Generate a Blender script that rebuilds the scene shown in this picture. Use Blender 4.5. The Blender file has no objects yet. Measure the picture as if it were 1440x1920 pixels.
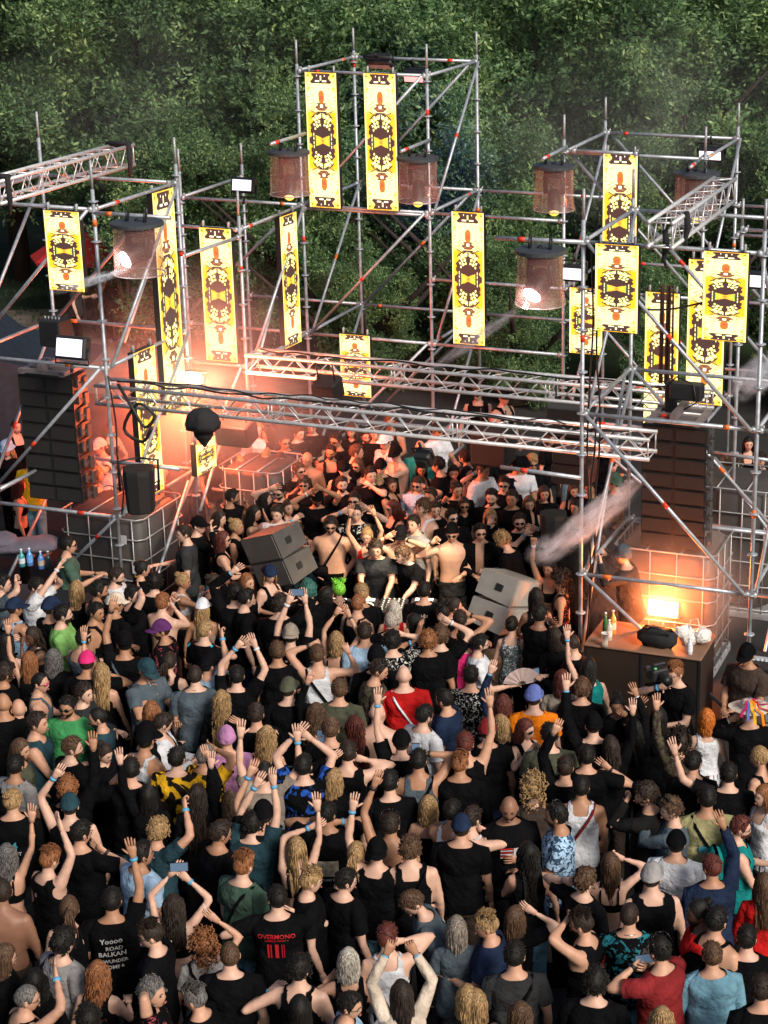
import bpy, math, random, time
import numpy as np
from mathutils import Vector, Matrix, Euler
R = math.radians
random.seed(7); rng = np.random.default_rng(7)
scn = bpy.context.scene
COL = scn.collection

# ---------------------------------------------------------------- camera, world, sun, exposure
F, CX, CY, TH, CAMH, AL = 3483.0, 1009.0, 891.0, R(18.5), 9.85, R(18.5)
cam = bpy.data.cameras.new('camera'); cam_o = bpy.data.objects.new('camera', cam); COL.objects.link(cam_o)
cam_o.location = (0, 0, CAMH); cam_o.rotation_euler = (R(90) - TH, 0, 0)
cam.sensor_fit = 'AUTO'; cam.sensor_width = 36; cam.lens = 36 * F / 1920
cam.shift_x = (720 - CX) / 1920; cam.shift_y = (CY - 960) / 1920
cam.clip_start = .1; cam.clip_end = 600
scn.camera = cam_o

world = bpy.data.worlds.new('World'); scn.world = world; world.use_nodes = True
nt = world.node_tree; nt.nodes.clear()
wo = nt.nodes.new('ShaderNodeOutputWorld'); bg = nt.nodes.new('ShaderNodeBackground')
sky = nt.nodes.new('ShaderNodeTexSky'); sky.sky_type = 'NISHITA'; sky.sun_disc = False
SUN_EL, SUN_AZ = R(36), R(140)            # sun high behind the camera, to the right; softened by cloud
sky.sun_elevation = SUN_EL; sky.sun_rotation = SUN_AZ
sky.air_density = 1.0; sky.dust_density = 3.5; sky.ozone_density = 1.0
nt.links.new(sky.outputs[0], bg.inputs[0]); nt.links.new(bg.outputs[0], wo.inputs[0])
bg.inputs[1].default_value = 0.075
sun = bpy.data.lights.new('sun', 'SUN'); sun.energy = 2.9; sun.angle = R(20); sun.color = (1, .92, .82)
sun_o = bpy.data.objects.new('sun', sun); COL.objects.link(sun_o)
sd = Vector((math.sin(SUN_AZ) * math.cos(SUN_EL), math.cos(SUN_AZ) * math.cos(SUN_EL), math.sin(SUN_EL)))
sun_o.rotation_euler = sd.to_track_quat('Z', 'Y').to_euler(); sun_o.location = (0, 0, 30)
vs = scn.view_settings
vs.view_transform = 'Standard'; vs.look = 'None'; vs.gamma = 1; vs.use_curve_mapping = False
vs.exposure = 0.25
scn.cycles.max_bounces = 6; scn.cycles.diffuse_bounces = 2; scn.cycles.glossy_bounces = 2
scn.cycles.transparent_max_bounces = 12; scn.cycles.volume_bounces = 2
scn.cycles.use_denoising = True
scn.cycles.volume_step_rate = 4.0; scn.cycles.volume_max_steps = 48
scn.cycles.sample_clamp_indirect = 4.0

# ---------------------------------------------------------------- where things stand: photo ray -> place
cT, sT = math.cos(TH), math.sin(TH)
def at(px, py, d):
    """place seen at photo pixel (px,py), d metres out from under the camera"""
    H = d * math.tan(TH + math.atan((py - CY) / F))
    return Vector(((px - CX) / F * (d * cT + H * sT), d, CAMH - H))
def ath(px, py, h):
    d = (CAMH - h) / math.tan(TH + math.atan((py - CY) / F))
    return at(px, py, d)
def pix(p):
    H = CAMH - p[2]; z = p[1] * cT + H * sT
    return CX + F * p[0] / z, CY + F * (H * cT - p[1] * sT) / z
E1 = Vector((math.cos(AL), -math.sin(AL), 0)); E2 = Vector((math.sin(AL), math.cos(AL), 0))
ORI = Vector((.51, 20.7, 0))
def W(a, b, h=0.0):
    """scaffold grid: a metres along the stage front, b metres back, h up"""
    return ORI + E1 * a + E2 * b + Vector((0, 0, h))
FACE = -AL      # rotation of things squared to the stage

# ---------------------------------------------------------------- materials
MATS = {}
def new_mat(name):
    m = bpy.data.materials.new(name); m.use_nodes = True
    n = m.node_tree; return m, n, n.nodes['Principled BSDF']
def mat(name, col, rough=.6, metal=0, var=.12, scale=8, bump=0, bscale=40, emis=None, estr=0, alpha=1, spec=.5, stretch=None, trans=0, bdist=.02):
    if name in MATS: return MATS[name]
    m, n, b = new_mat(name)
    b.inputs['Roughness'].default_value = rough; b.inputs['Metallic'].default_value = metal
    b.inputs['Specular IOR Level'].default_value = spec
    tc = n.nodes.new('ShaderNodeTexCoord'); src = tc.outputs['Object']
    if stretch:
        mp = n.nodes.new('ShaderNodeMapping'); mp.inputs['Scale'].default_value = stretch
        n.links.new(src, mp.inputs[0]); src = mp.outputs[0]
    if var:
        nz = n.nodes.new('ShaderNodeTexNoise'); nz.inputs['Scale'].default_value = scale; nz.inputs['Detail'].default_value = 4
        n.links.new(src, nz.inputs['Vector'])
        mr = n.nodes.new('ShaderNodeMapRange'); mr.inputs[1].default_value = .3; mr.inputs[2].default_value = .7
        mr.inputs[3].default_value = 1 - var; mr.inputs[4].default_value = 1 + var
        n.links.new(nz.outputs['Fac'], mr.inputs[0])
        mx = n.nodes.new('ShaderNodeVectorMath'); mx.operation = 'SCALE'
        mx.inputs[0].default_value = col[:3]; n.links.new(mr.outputs[0], mx.inputs['Scale'])
        n.links.new(mx.outputs[0], b.inputs['Base Color'])
    else: b.inputs['Base Color'].default_value = (*col[:3], 1)
    if bump:
        nb = n.nodes.new('ShaderNodeTexNoise'); nb.inputs['Scale'].default_value = bscale; nb.inputs['Detail'].default_value = 3
        n.links.new(src, nb.inputs['Vector'])
        bp = n.nodes.new('ShaderNodeBump'); bp.inputs['Strength'].default_value = bump; bp.inputs['Distance'].default_value = bdist
        n.links.new(nb.outputs['Fac'], bp.inputs['Height']); n.links.new(bp.outputs[0], b.inputs['Normal'])
    if emis:
        b.inputs['Emission Color'].default_value = (*emis, 1); b.inputs['Emission Strength'].default_value = estr
    if alpha < 1: b.inputs['Alpha'].default_value = alpha
    if trans: b.inputs['Transmission Weight'].default_value = trans
    MATS[name] = m; return m

# ---------------------------------------------------------------- mesh kit (numpy)
class Geo:
    def __init__(s): s.v = []; s.f = []; s.m = []; s.n = 0
    def add(s, V, Fc, m=0):
        V = np.asarray(V, float).reshape(-1, 3)
        for f in Fc: s.f.append([i + s.n for i in f]); s.m.append(m)
        s.v.append(V); s.n += len(V); return s
    def mesh(s, name, mats=(), smooth=True, objlink=False):
        me = bpy.data.meshes.new(name)
        me.from_pydata(np.concatenate(s.v).tolist() if s.v else [], [], s.f)
        for m in mats: me.materials.append(m)
        if len(mats) > 1: me.polygons.foreach_set('material_index', s.m)
        if smooth: me.polygons.foreach_set('use_smooth', [True] * len(s.f))
        me.update(); return me
def obj(name, me, parent=None, loc=None, rot=None, scale=None, mats=None):
    o = bpy.data.objects.new(name, me); COL.objects.link(o)
    if parent is not None: o.parent = parent
    if loc is not None: o.location = loc
    if rot is not None: o.rotation_euler = rot
    if scale is not None: o.scale = scale
    if mats:
        for i, m in enumerate(mats):
            if i < len(o.material_slots): o.material_slots[i].link = 'OBJECT'; o.material_slots[i].material = m
    return o
def tag(o, label, cat, group=None):
    o['label'] = label; o['category'] = cat
    if group: o['group'] = group
    return o
def thing(name, label, cat, loc=(0, 0, 0), rot=(0, 0, 0), group=None):
    o = bpy.data.objects.new(name, None); COL.objects.link(o); o.location = loc; o.rotation_euler = rot
    o.empty_display_size = .1
    return tag(o, label, cat, group)
def frame(d):
    d = np.asarray(d, float); d = d / (np.linalg.norm(d) + 1e-12)
    a = np.array([0, 0, 1.]) if abs(d[2]) < .9 else np.array([0, 1., 0])
    u = np.cross(a, d); u /= np.linalg.norm(u); return u, np.cross(d, u), d
def tube(g, pts, rad, n=8, m=0, caps=True):
    pts = np.asarray(pts, float); k = len(pts)
    if np.isscalar(rad): rad = [rad] * k
    T = np.gradient(pts, axis=0) if k > 2 else np.repeat([pts[1] - pts[0]], 2, 0)
    u, w, _ = frame(T[0]); V = []
    ang = np.arange(n) * 2 * math.pi / n
    for i in range(k):
        t = T[i] / (np.linalg.norm(T[i]) + 1e-12)
        u = u - t * np.dot(u, t); u /= np.linalg.norm(u) + 1e-12; w = np.cross(t, u)
        V.append(pts[i] + rad[i] * (np.outer(np.cos(ang), u) + np.outer(np.sin(ang), w)))
    Fc = [[i * n + j, i * n + (j + 1) % n, (i + 1) * n + (j + 1) % n, (i + 1) * n + j] for i in range(k - 1) for j in range(n)]
    if caps: Fc.append(list(range(n))[::-1]); Fc.append([(k - 1) * n + j for j in range(n)])
    g.add(np.concatenate(V), Fc, m); return g
def box(g, c, s, m=0, rz=0, bev=0):
    x, y, z = [q / 2 for q in s]
    V = np.array([[i * x, j * y, k * z] for k in (-1, 1) for j in (-1, 1) for i in (-1, 1)], float)
    if rz: cs, sn = math.cos(rz), math.sin(rz); V = V @ np.array([[cs, sn, 0], [-sn, cs, 0], [0, 0, 1]])
    g.add(V + np.array(c), [[0, 2, 3, 1], [4, 5, 7, 6], [0, 1, 5, 4], [2, 6, 7, 3], [0, 4, 6, 2], [1, 3, 7, 5]], m); return g
def bbox(g, c, s, r, m=0):
    """box with chamfered edges"""
    x, y, z = [q / 2 for q in s]; V = []; 
    rings = []
    for zz, k in ((-z, r), (-z + r, 0), (z - r, 0), (z, r)):
        a, b = x - k, y - k
        rings.append([(-a + r, -b, zz), (a - r, -b, zz), (a, -b + r, zz), (a, b - r, zz), (a - r, b, zz), (-a + r, b, zz), (-a, b - r, zz), (-a, -b + r, zz)])
    V = np.array(rings).reshape(-1, 3) + np.array(c)
    Fc = [[i * 8 + j, i * 8 + (j + 1) % 8, (i + 1) * 8 + (j + 1) % 8, (i + 1) * 8 + j] for i in range(3) for j in range(8)]
    Fc += [list(range(8))[::-1], [24 + j for j in range(8)]]
    g.add(V, Fc, m); return g
def ell(g, c, r, nu=10, nv=7, m=0):
    V = [[0, 0, -1]]
    for i in range(1, nv):
        ph = -math.pi / 2 + math.pi * i / nv
        for j in range(nu):
            t = 2 * math.pi * j / nu; V.append([math.cos(ph) * math.cos(t), math.cos(ph) * math.sin(t), math.sin(ph)])
    V.append([0, 0, 1]); V = np.array(V) * np.array(r) + np.array(c)
    Fc = [[0, 1 + (j + 1) % nu, 1 + j] for j in range(nu)]
    for i in range(nv - 2): Fc += [[1 + i * nu + j, 1 + i * nu + (j + 1) % nu, 1 + (i + 1) * nu + (j + 1) % nu, 1 + (i + 1) * nu + j] for j in range(nu)]
    b = 1 + (nv - 2) * nu; L = len(V) - 1
    Fc += [[b + j, b + (j + 1) % nu, L] for j in range(nu)]
    g.add(V, Fc, m); return g
def sup(a, b, yc, z, n=20, e=2.5):
    t = np.arange(n) * 2 * math.pi / n; c, s = np.cos(t), np.sin(t)
    return np.stack([a * np.sign(c) * np.abs(c) ** (2 / e), yc + b * np.sign(s) * np.abs(s) ** (2 / e), np.full(n, z)], 1)
def loft(g, rings, m=0, caps=True):
    n = len(rings[0]); k = len(rings)
    Fc = [[i * n + j, i * n + (j + 1) % n, (i + 1) * n + (j + 1) % n, (i + 1) * n + j] for i in range(k - 1) for j in range(n)]
    if caps: Fc += [list(range(n))[::-1], [(k - 1) * n + j for j in range(n)]]
    g.add(np.concatenate(rings), Fc, m); return g
def clip(V, Fc, fn):
    """keep the part of a surface where fn(V) > 0, with a clean cut edge"""
    V = [np.array(v, float) for v in V]; G = list(fn(np.array(V))); out = []; cache = {}
    for f in Fc:
        if all(G[i] > 0 for i in f): out.append(list(f)); continue
        if all(G[i] <= 0 for i in f): continue
        nf = []
        for k in range(len(f)):
            i, j = f[k], f[(k + 1) % len(f)]
            if G[i] > 0: nf.append(i)
            if (G[i] > 0) != (G[j] > 0):
                key = (min(i, j), max(i, j))
                if key not in cache:
                    t = G[i] / (G[i] - G[j]); V.append(V[i] + (V[j] - V[i]) * t); G.append(0.0); cache[key] = len(V) - 1
                nf.append(cache[key])
        if len(nf) >= 3: out.append(nf)
    used = sorted({i for f in out for i in f}); mp = {o: n for n, o in enumerate(used)}
    return np.array([V[i] for i in used]).reshape(-1, 3), [[mp[i] for i in f] for f in out]
def nz3(V, s, seed=0):
    """cheap smooth noise"""
    V = np.asarray(V) * s + seed * 3.17
    return (np.sin(V[:, 0] * 1.3 + 2.1 * np.sin(V[:, 1] * .9) + V[:, 2]) + np.sin(V[:, 1] * 1.7 + 1.7 * np.sin(V[:, 2] * 1.1)) + np.sin(V[:, 2] * 1.9 + V[:, 0] * .8 + seed)) / 3
T_START = time.time()
SMOKE = True
# ---------------------------------------------------------------- ground and setting
def sheet(name, pts, m, kind='structure'):
    g = Geo(); g.add(pts, [list(range(len(pts)))]); o = obj(name, g.mesh(name, [m], smooth=False)); o['kind'] = kind; return o
m_as = mat('asphalt', (.020, .019, .019), .9, var=.35, scale=1.5, bump=.4, bscale=60)
sheet('ground', [(-200, -30, 0), (200, -30, 0), (200, 300, 0), (-200, 300, 0)], m_as)
m_lawn = mat('lawn_soil', (.016, .030, .009), .95, var=.6, scale=2.0, bump=.5, bscale=30)
sheet('lawn', [(-60, 38.5, .006), (-9, 38.0, .006), (-6.5, 39.5, .006), (-2.5, 36.5, .006), (60, 33, .006), (120, 200, .006), (-120, 200, .006)], m_lawn)
m_path = mat('gravel_path', (.16, .13, .105), .95, var=.3, scale=3, bump=.4, bscale=80)
sheet('path', [(-14, 35.5, .010), (-4.5, 33.5, .010), (-3.5, 36.3, .010), (-7, 39, .010), (-10.2, 41.5, .010), (-16, 40.6, .010)], m_path)
# low grassy bank behind the stage
g = Geo(); nx, ny = 24, 12; V = []
for j in range(ny):
    for i in range(nx):
        x, y = -4 + 12 * i / (nx - 1), 34.5 + 7 * j / (ny - 1); V.append((x, y, .012 + 1.1 * math.sin(math.pi * i / (nx - 1)) ** 1.2 * math.sin(math.pi * j / (ny - 1)) ** .9 * (1 + .1 * math.sin(x * 2))))
g.add(V, [[j * nx + i, j * nx + i + 1, (j + 1) * nx + i + 1, (j + 1) * nx + i] for j in range(ny - 1) for i in range(nx - 1)])
o = obj('hill', g.mesh('hill', [m_lawn])); o['kind'] = 'structure'
g = Geo(); rr = np.random.default_rng(4)
for i in range(9000):
    x, y = rr.uniform(-15, 12), rr.uniform(36.2, 46); 
    if x < -5 and y < 39.2: continue
    h = .05 + .08 * rr.random(); zz = 0
    if -4 < x < 8 and 34.5 < y < 41.5: zz = 1.1 * max(0, math.sin(math.pi * (x + 4) / 12)) ** 1.2 * max(0, math.sin(math.pi * (y - 34.5) / 7)) ** .9 - .02
    a = rr.uniform(0, 3); dx, dy = math.cos(a) * .03, math.sin(a) * .03
    g.add([(x - dx, y - dy, zz), (x + dx, y + dy, zz), (x + rr.normal(0, .03), y, zz + h)], [[0, 1, 2]])
o = obj('grass', g.mesh('grass', [mat('grass_blade', (.03, .065, .016), .8, var=.4, scale=2)], smooth=False)); o['kind'] = 'stuff'

# ---------------------------------------------------------------- scaffolding
m_galv = mat('galvanised_steel', (.44, .47, .51), .42, metal=.45, var=.25, scale=9, bump=.15, bscale=60)
m_galv2 = mat('worn_steel', (.40, .41, .42), .5, metal=.35, var=.35, scale=6, bump=.2, bscale=50)
m_alu = mat('aluminium', (.68, .68, .69), .35, metal=.4, var=.15, scale=12)
m_tape = mat('red_tape', (.75, .05, .02), .6, var=.1); m_tape2 = mat('orange_tape', (.85, .18, .02), .6, var=.1)
m_blk = mat('black_steel', (.015, .015, .017), .5, var=.3, scale=10); m_cable = mat('cable_rubber', (.010, .010, .011), .5, var=0)
m_blkcloth = mat('black_cloth', (.014, .014, .016), .9, var=.3, scale=4, bump=.8, bscale=10)
def ringmesh():
    g = Geo(); t = np.arange(12) * math.pi / 6; rg = [np.stack([np.cos(t) * r, np.sin(t) * r, np.full(12, z)], 1) for r, z in ((.026, -.014), (.062, -.006), (.064, 0), (.062, .006), (.026, .014))]
    loft(g, rg); return g.mesh('coupling_ring', [m_galv])
RING = ringmesh()
CPL = Geo(); bbox(CPL, (0, 0, 0), (.075, .085, .085), .02); bbox(CPL, (.03, 0, .045), (.03, .03, .05), .008); CPL = CPL.mesh('coupler', [m_galv2])
TAPE = Geo(); tube(TAPE, [(0, 0, -.05), (0, 0, .05)], .0262, 10); TAPE1 = TAPE.mesh('tape_band', [m_tape]); TAPE2 = TAPE.mesh('tape_band', [m_tape2])
rs = random.Random(11)
def bar(name, a, b, parent, r=.0245, m=None, tape=None, n=10):
    a, b = Vector(a), Vector(b); L = (b - a).length; g = Geo(); tube(g, [(0, 0, 0), (0, 0, L)], r, n)
    o = obj(name, g.mesh(name, [m or m_galv]), parent); q = (b - a).to_track_quat('Z', 'Y'); o.location = a - parent.location; o.rotation_mode = 'QUATERNION'; o.rotation_quaternion = q
    if tape is not None: t = obj('tape_band', TAPE1 if rs.random() < .6 else TAPE2, o, loc=(0, 0, L * tape), scale=(r / .0245, r / .0245, rs.uniform(.6, 1.1)))
    return o
def pole(T, a, b, top, tape=None, spigot=.35, h0=0.0, off=.72):
    p0 = W(a, b, h0); o = bar('pole', p0, W(a, b, top), T, tape=tape)
    g = Geo(); tube(g, [(0, 0, 0), (0, 0, spigot)], .0185, 8); obj('spigot', g.mesh('spigot', [m_galv2]), o, loc=(0, 0, top - h0))
    if h0 == 0: g = Geo(); bbox(g, (0, 0, .01), (.15, .15, .02), .004); tube(g, [(0, 0, 0), (0, 0, .25)], .032, 8); obj('base_jack', g.mesh('base_jack', [m_galv2]), o)
    z = off % .5 + .0
    while z < top - h0 - .05:
        if z > .2: obj('coupling_ring', RING, o, loc=(0, 0, z), rot=(0, 0, rs.random()))
        z += .5
    return o
def ledger(T, A, B_, h, tape=None, r=.0245, dz=0):
    a, b = W(*A, h), W(*B_, h); v = (b - a).normalized(); bar('ledger', a + v * .03, b - v * .03 + Vector((0, 0, dz)), T, tape=tape, r=r)
    for p, s in ((a, 1), (b, -1)): c = obj('coupler', CPL, T, loc=p + v * s * .045 - T.location, rot=(0, 0, FACE + rs.uniform(-.1, .1)), scale=(.9, .9, .9))
def brace(T, A, ha, B_, hb, tape=None, side=.05):
    a, b = W(*A, ha), W(*B_, hb); d = (b - a); d.z = 0; d.normalize(); nrm = Vector((d.y, -d.x, 0)) * side
    bar('brace', a + nrm + d * .06, b + nrm - d * .06, T, tape=tape, r=.0225)
def tower(label, a, b): return thing('scaffold_tower', label, 'scaffolding', W(a, b), group='scaffold towers of the stage')
B = 2.07; H1, H2, H3 = 1.68, 3.68, 5.70; G0, G1, G2, G3 = .80, 2.80, 4.80, 6.80
# front right tower
T = tower('galvanised scaffold tower standing in the crowd beside the pale speaker and orange-lit tank', 0, 0)
FR = dict(a=(0, 0), b=(B, 0), c=(0, B), d=(B, B))
pole(T, 0, 0, 5.95, .77, off=.18); pole(T, B, 0, 5.95, .45, off=.18); pole(T, 0, B, 5.85, off=.18); pole(T, B, B, 5.85, off=.18)
for h in (H1, H2, H3):
    ledger(T, (0, 0), (B, 0), h, .84 if h == H2 else .15 if h == H1 else None); ledger(T, (0, B), (B, B), h); ledger(T, (0, 0), (0, B), h); ledger(T, (B, 0), (B, B), h)
brace(T, (0, 0), H2, (B, 0), H1, .5); brace(T, (0, 0), H3, (B, 0), H2, .5); brace(T, (0, 0), H1, (B, 0), .05)
brace(T, (0, 0), H1, (0, B), H2, .55); brace(T, (0, 0), H2, (0, B), H3); brace(T, (0, B), H2, (0, 0), .3, .3); brace(T, (B, 0), H1, (B, B), H2); brace(T, (B, 0), .1, (B, B), H1); brace(T, (B, B), H2, (B, 0), H3)
brace(T, (0, B), H3, (B, B), H2, .3); brace(T, (0, B), H2, (B, B), H1, .6)
ledger(T, (B, 0), (2 * B, 0), H3); ledger(T, (B, 0), (2 * B, 0), H2); ledger(T, (B, 0), (2 * B, 0), H1, .2)
bar('ledger', W(-1.05, -.02, H3 - .02), W(.02, -.02, H3), T, tape=.3, r=.026)        # outrigger that carries the lantern
bar('ledger', W(-1.0, -.03, 2.93), W(.0, -.03, 2.90), T, tape=.3)
bar('ledger', at(1335, 848, 23.6), at(1450, 864, 23.2), T); bar('ledger', at(1335, 985, 22.6), at(1450, 1000, 22.4), T); bar('brace', at(1340, 858, 23.4), at(1445, 1000, 22.6), T, r=.0225, tape=.3)
bar('ledger', at(1180, 830, 22.6), at(1212, 834, 22.6), T); bar('brace', at(1240, 1017, 23), at(1320, 1062, 22.6), T); bar('brace', at(1200, 1075, 22.6), at(1238, 1020, 23), T)
# front left tower
A1 = -6.30; A0 = A1 - B
T = tower('galvanised scaffold tower at the edge, holding the dark line array and a caged tank', A1, 0)
pole(T, A1, 0, 5.95, .93, off=.3); pole(T, A0, 0, 5.95, off=.3); pole(T, A1, B, 5.95, .8, off=.3); pole(T, A0, B, 6.2, off=.3)
for h in (H1, H2, H3):
    ledger(T, (A0, 0), (A1, 0), h, .75 if h != H3 else None); ledger(T, (A1, 0), (A1, B), h, .25 if h == H3 else .6 if h == H1 else None); ledger(T, (A0, B), (A1, B), h, .15); ledger(T, (A0, 0), (A0, B), h)
brace(T, (A0, 0), H1, (A1, 0), H2, .45); brace(T, (A0, 0), H2, (A1, 0), H3); brace(T, (A0, B), H2, (A1, B), H3); brace(T, (A1, 0), H2, (A1, B), H3); brace(T, (A0, 0), H1, (A0, B), H2, .4)
brace(T, (A1, 0), .2, (A1, B), H1, .0); brace(T, (A0, 0), .2, (A0, B), H1); brace(T, (A0, 0), H2, (A0, B), H3); brace(T, (A0, B), .2, (A0 + 1.1, B), H1); brace(T, (A1, 0), H1, (A1 + .03, B), H2)
bar('brace', W(A1, -.05, H1), W(A1 - .95, -.05, .75), T, r=.0225, tape=.3)
bar('ledger', W(A1, 0, H3 - .04), W(A1 + 1.06, 0, H3 - .04), T, tape=.2, r=.026); bar('ledger', W(A1 - .02, -.03, 2.45), W(A1 + .98, -.03, 2.45), T, tape=.68)
bar('ledger', at(0, 917, 22.0), at(66, 883, 22.8), T); bar('brace', at(233, 642, 25.6), at(277, 512, 26.6), T, r=.0225); bar('brace', at(293, 1087, 22.2), at(353, 903, 24), T, r=.0225); bar('brace', at(375, 958, 24.2), at(413, 832, 25.2), T, r=.0225)
bar('ledger', at(398, 917, 25.5), at(430, 922, 25.4), T)
# back left bay
T = tower('scaffold bay carrying narrow glowing panels between the tall middle tower and the smoke', -6.19, 3.56)
pole(T, -6.19, 3.56, 5.0, .85); pole(T, -7.27, 3.56, 5.0); pole(T, -8.26, 5.63, 5.2); pole(T, -8.26, 7.7, 5.0)
ledger(T, (-7.27, 3.56), (-6.19, 3.56), G2); ledger(T, (-6.19, 3.56), (-6.19, 5.63), G2, .15); ledger(T, (-6.19, 3.56), (-6.19, 5.63), G1); ledger(T, (-8.26, 5.63), (-6.19, 5.63), G2, .85); ledger(T, (-8.26, 5.63), (-6.19, 5.63), G1)
ledger(T, (-8.26, 7.7), (-6.19, 7.7), G1); ledger(T, (-8.26, 5.63), (-8.26, 7.7), G2); ledger(T, (-7.27, 3.56), (-6.19, 3.56), G1); ledger(T, (A1, B), (-6.19, 3.56), G2 - .1)
brace(T, (-8.26, 5.63), G1 + .2, (-6.19, 5.63), G2); brace(T, (-6.19, 3.56), G1, (-6.19, 5.63), G2); brace(T, (-7.27, 3.56), G0, (-6.19, 3.56), G1)
bar('ledger', at(497, 415, 27), at(552, 392, 28), T, r=.026); bar('brace', at(485, 672, 26), at(517, 545, 27.4), T, r=.0225); bar('brace', at(500, 668, 26), at(540, 648, 27), T, r=.02)
# tall middle tower
T = tower('tallest scaffold tower in the middle, with two long glowing panels at its top', -4.12, 5.63)
C = dict(a=(-6.19, 5.63), b=(-4.12, 5.63), c=(-6.19, 7.7), d=(-4.12, 7.7))
pole(T, *C['a'], 6.9, .62); pole(T, *C['b'], 6.9, .91); pole(T, *C['c'], 6.9, .97); pole(T, *C['d'], 6.9, .65)
for h in (G0, G1, G2, G3):
    for p, q in (('a', 'b'), ('c', 'd'), ('a', 'c'), ('b', 'd')): ledger(T, C[p], C[q], h, rs.choice([.15, .25, .8, None]))
ledger(T, C['a'], C['b'], G2 - .04)
brace(T, C['a'], G2, C['b'], G3, .6); brace(T, C['c'], G2, C['d'], G3, .3); brace(T, C['b'], G2, C['d'], G3, .5); brace(T, C['a'], G1, C['c'], G2, .5); brace(T, C['a'], G1, C['b'], G2, .47); brace(T, C['c'], G1, C['d'], G2, .55)
brace(T, C['b'], G1, C['d'], G2); brace(T, C['a'], G0, C['b'], G1); brace(T, C['c'], G0, C['d'], G1); brace(T, C['a'], G0, C['c'], G1); brace(T, C['b'], G0, C['d'], G1); brace(T, C['a'], .1, C['b'], G0 + .1)
# back right tower
T = tower('scaffold tower behind the stage front with a high glowing panel and two hanging lanterns', -2.03, 5.63)
D = dict(a=(-2.03, 5.63), b=(.04, 5.63), c=(-2.03, 7.7), d=(.04, 7.7))
g0_, g1_, g2_, g3_ = .30, 1.80, 3.80, 5.80
pole(T, *D['a'], 5.98, .90, off=.3); pole(T, *D['b'], 5.9, off=.3); pole(T, *D['c'], 5.98, .95, off=.3); pole(T, *D['d'], 5.98, .7, off=.3)
for h in (g0_, g1_, g2_, g3_):
    for p, q in (('a', 'b'), ('c', 'd'), ('a', 'c'), ('b', 'd')): ledger(T, D[p], D[q], h, rs.choice([.15, .3, None]))
for A_, B_ in ((C['b'], D['a']),): ledger(T, A_, B_, G2, .2); ledger(T, A_, B_, G2 - 1, .2); ledger(T, A_, B_, G1)
ledger(T, C['d'], D['c'], G2, .85); ledger(T, C['d'], D['c'], G1)
ledger(T, D['d'], (2.11, 7.7), G2); ledger(T, D['d'], (2.11, 7.7), G2 - .45); ledger(T, D['b'], (2.11, 5.63), G1); ledger(T, D['b'], (2.11, 5.63), 3.8); pole(T, 2.11, 5.63, 5.0); pole(T, 2.11, 3.56, 5.3); pole(T, 1.05, 3.56, 5.3); ledger(T, (1.05, 3.56), (2.11, 3.56), G2 + .45); ledger(T, (1.05, 3.56), (2.11, 3.56), 3.2)
brace(T, D['a'], g2_, D['c'], g3_, .3); brace(T, D['b'], g2_, D['a'], g3_); brace(T, D['d'], g2_, D['c'], g3_); brace(T, D['b'], g2_, D['d'], g3_); brace(T, D['b'], g1_, D['a'], g2_); brace(T, D['d'], g1_, D['c'], g2_, .4); brace(T, D['a'], g0_, D['c'], g1_); brace(T, D['a'], g1_, D['c'], g2_)
brace(T, D['d'], g2_, (2.11, 7.7), g1_); brace(T, D['b'], g0_, D['a'], g1_)

ledger(T, (-1.9, 5.55), (-.9, 5.55), 5.84)
# ---------------------------------------------------------------- box trusses
def truss(label, p0, p1, w, h, roll=0, seg=.5, r=.025, group='aluminium box trusses'):
    p0, p1 = Vector(p0), Vector(p1); v = (p1 - p0); L = v.length; v.normalize(); T = thing('box_truss', label, 'truss', p0, group=group)
    sd = Vector((v.y, -v.x, 0)).normalized(); up = sd.cross(v); up = up if up.z > 0 else -up
    cs = [(sd * i * w / 2 + up * j * h / 2) for i, j in ((1, 1), (-1, 1), (-1, -1), (1, -1))]
    for c in cs: bar('chord', p0 + c, p1 + c, T, r=r, m=m_alu)
    n = max(2, round(L / seg)); s = L / n
    lace = {}
    for k in range(4):
        a, b = cs[k], cs[(k + 1) % 4]
        for i in range(n):
            for x0, x1, q0, q1 in ((i * s + .02, (i + .5) * s, a, b), ((i + .5) * s, (i + 1) * s - .02, b, a)):
                bar('lacing_bar', p0 + q0 + v * x0, p0 + q1 + v * x1, T, r=.009, m=m_alu, n=5)
        for x0 in (.02, L - .02) if L < 4 else (.02, L / 3, L * .34, L * 2 / 3, L * .675, L - .02): bar('end_bar', p0 + a + v * x0, p0 + b + v * x0, T, r=.010, m=m_alu, n=5)
    return T, cs, v, L
TF, _, _, _ = truss('long aluminium box truss spanning the booth, nearer of the two long ones', W(A1 - .28, .32, 3.27), W(.78, .32, 3.27), .34, .24)
TR, _, _, _ = truss('long aluminium box truss hung behind the nearer one above the guests', W(A1 + .85, 2.30, 3.27), W(1.0, 2.30, 3.27), .34, .24)
truss('short aluminium truss lying across the top of the smoky tower', W(A1 - 1.30, -.25, H3 + .18), W(A1 - 1.30, 3.0, H3 + .18), .27, .27, seg=.42)
truss('short aluminium truss with an open end on top of the tower by the orange light', W(.98, -.35, H3 + .20), W(.98, 2.75, H3 + .20), .27, .27, seg=.42)
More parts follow.
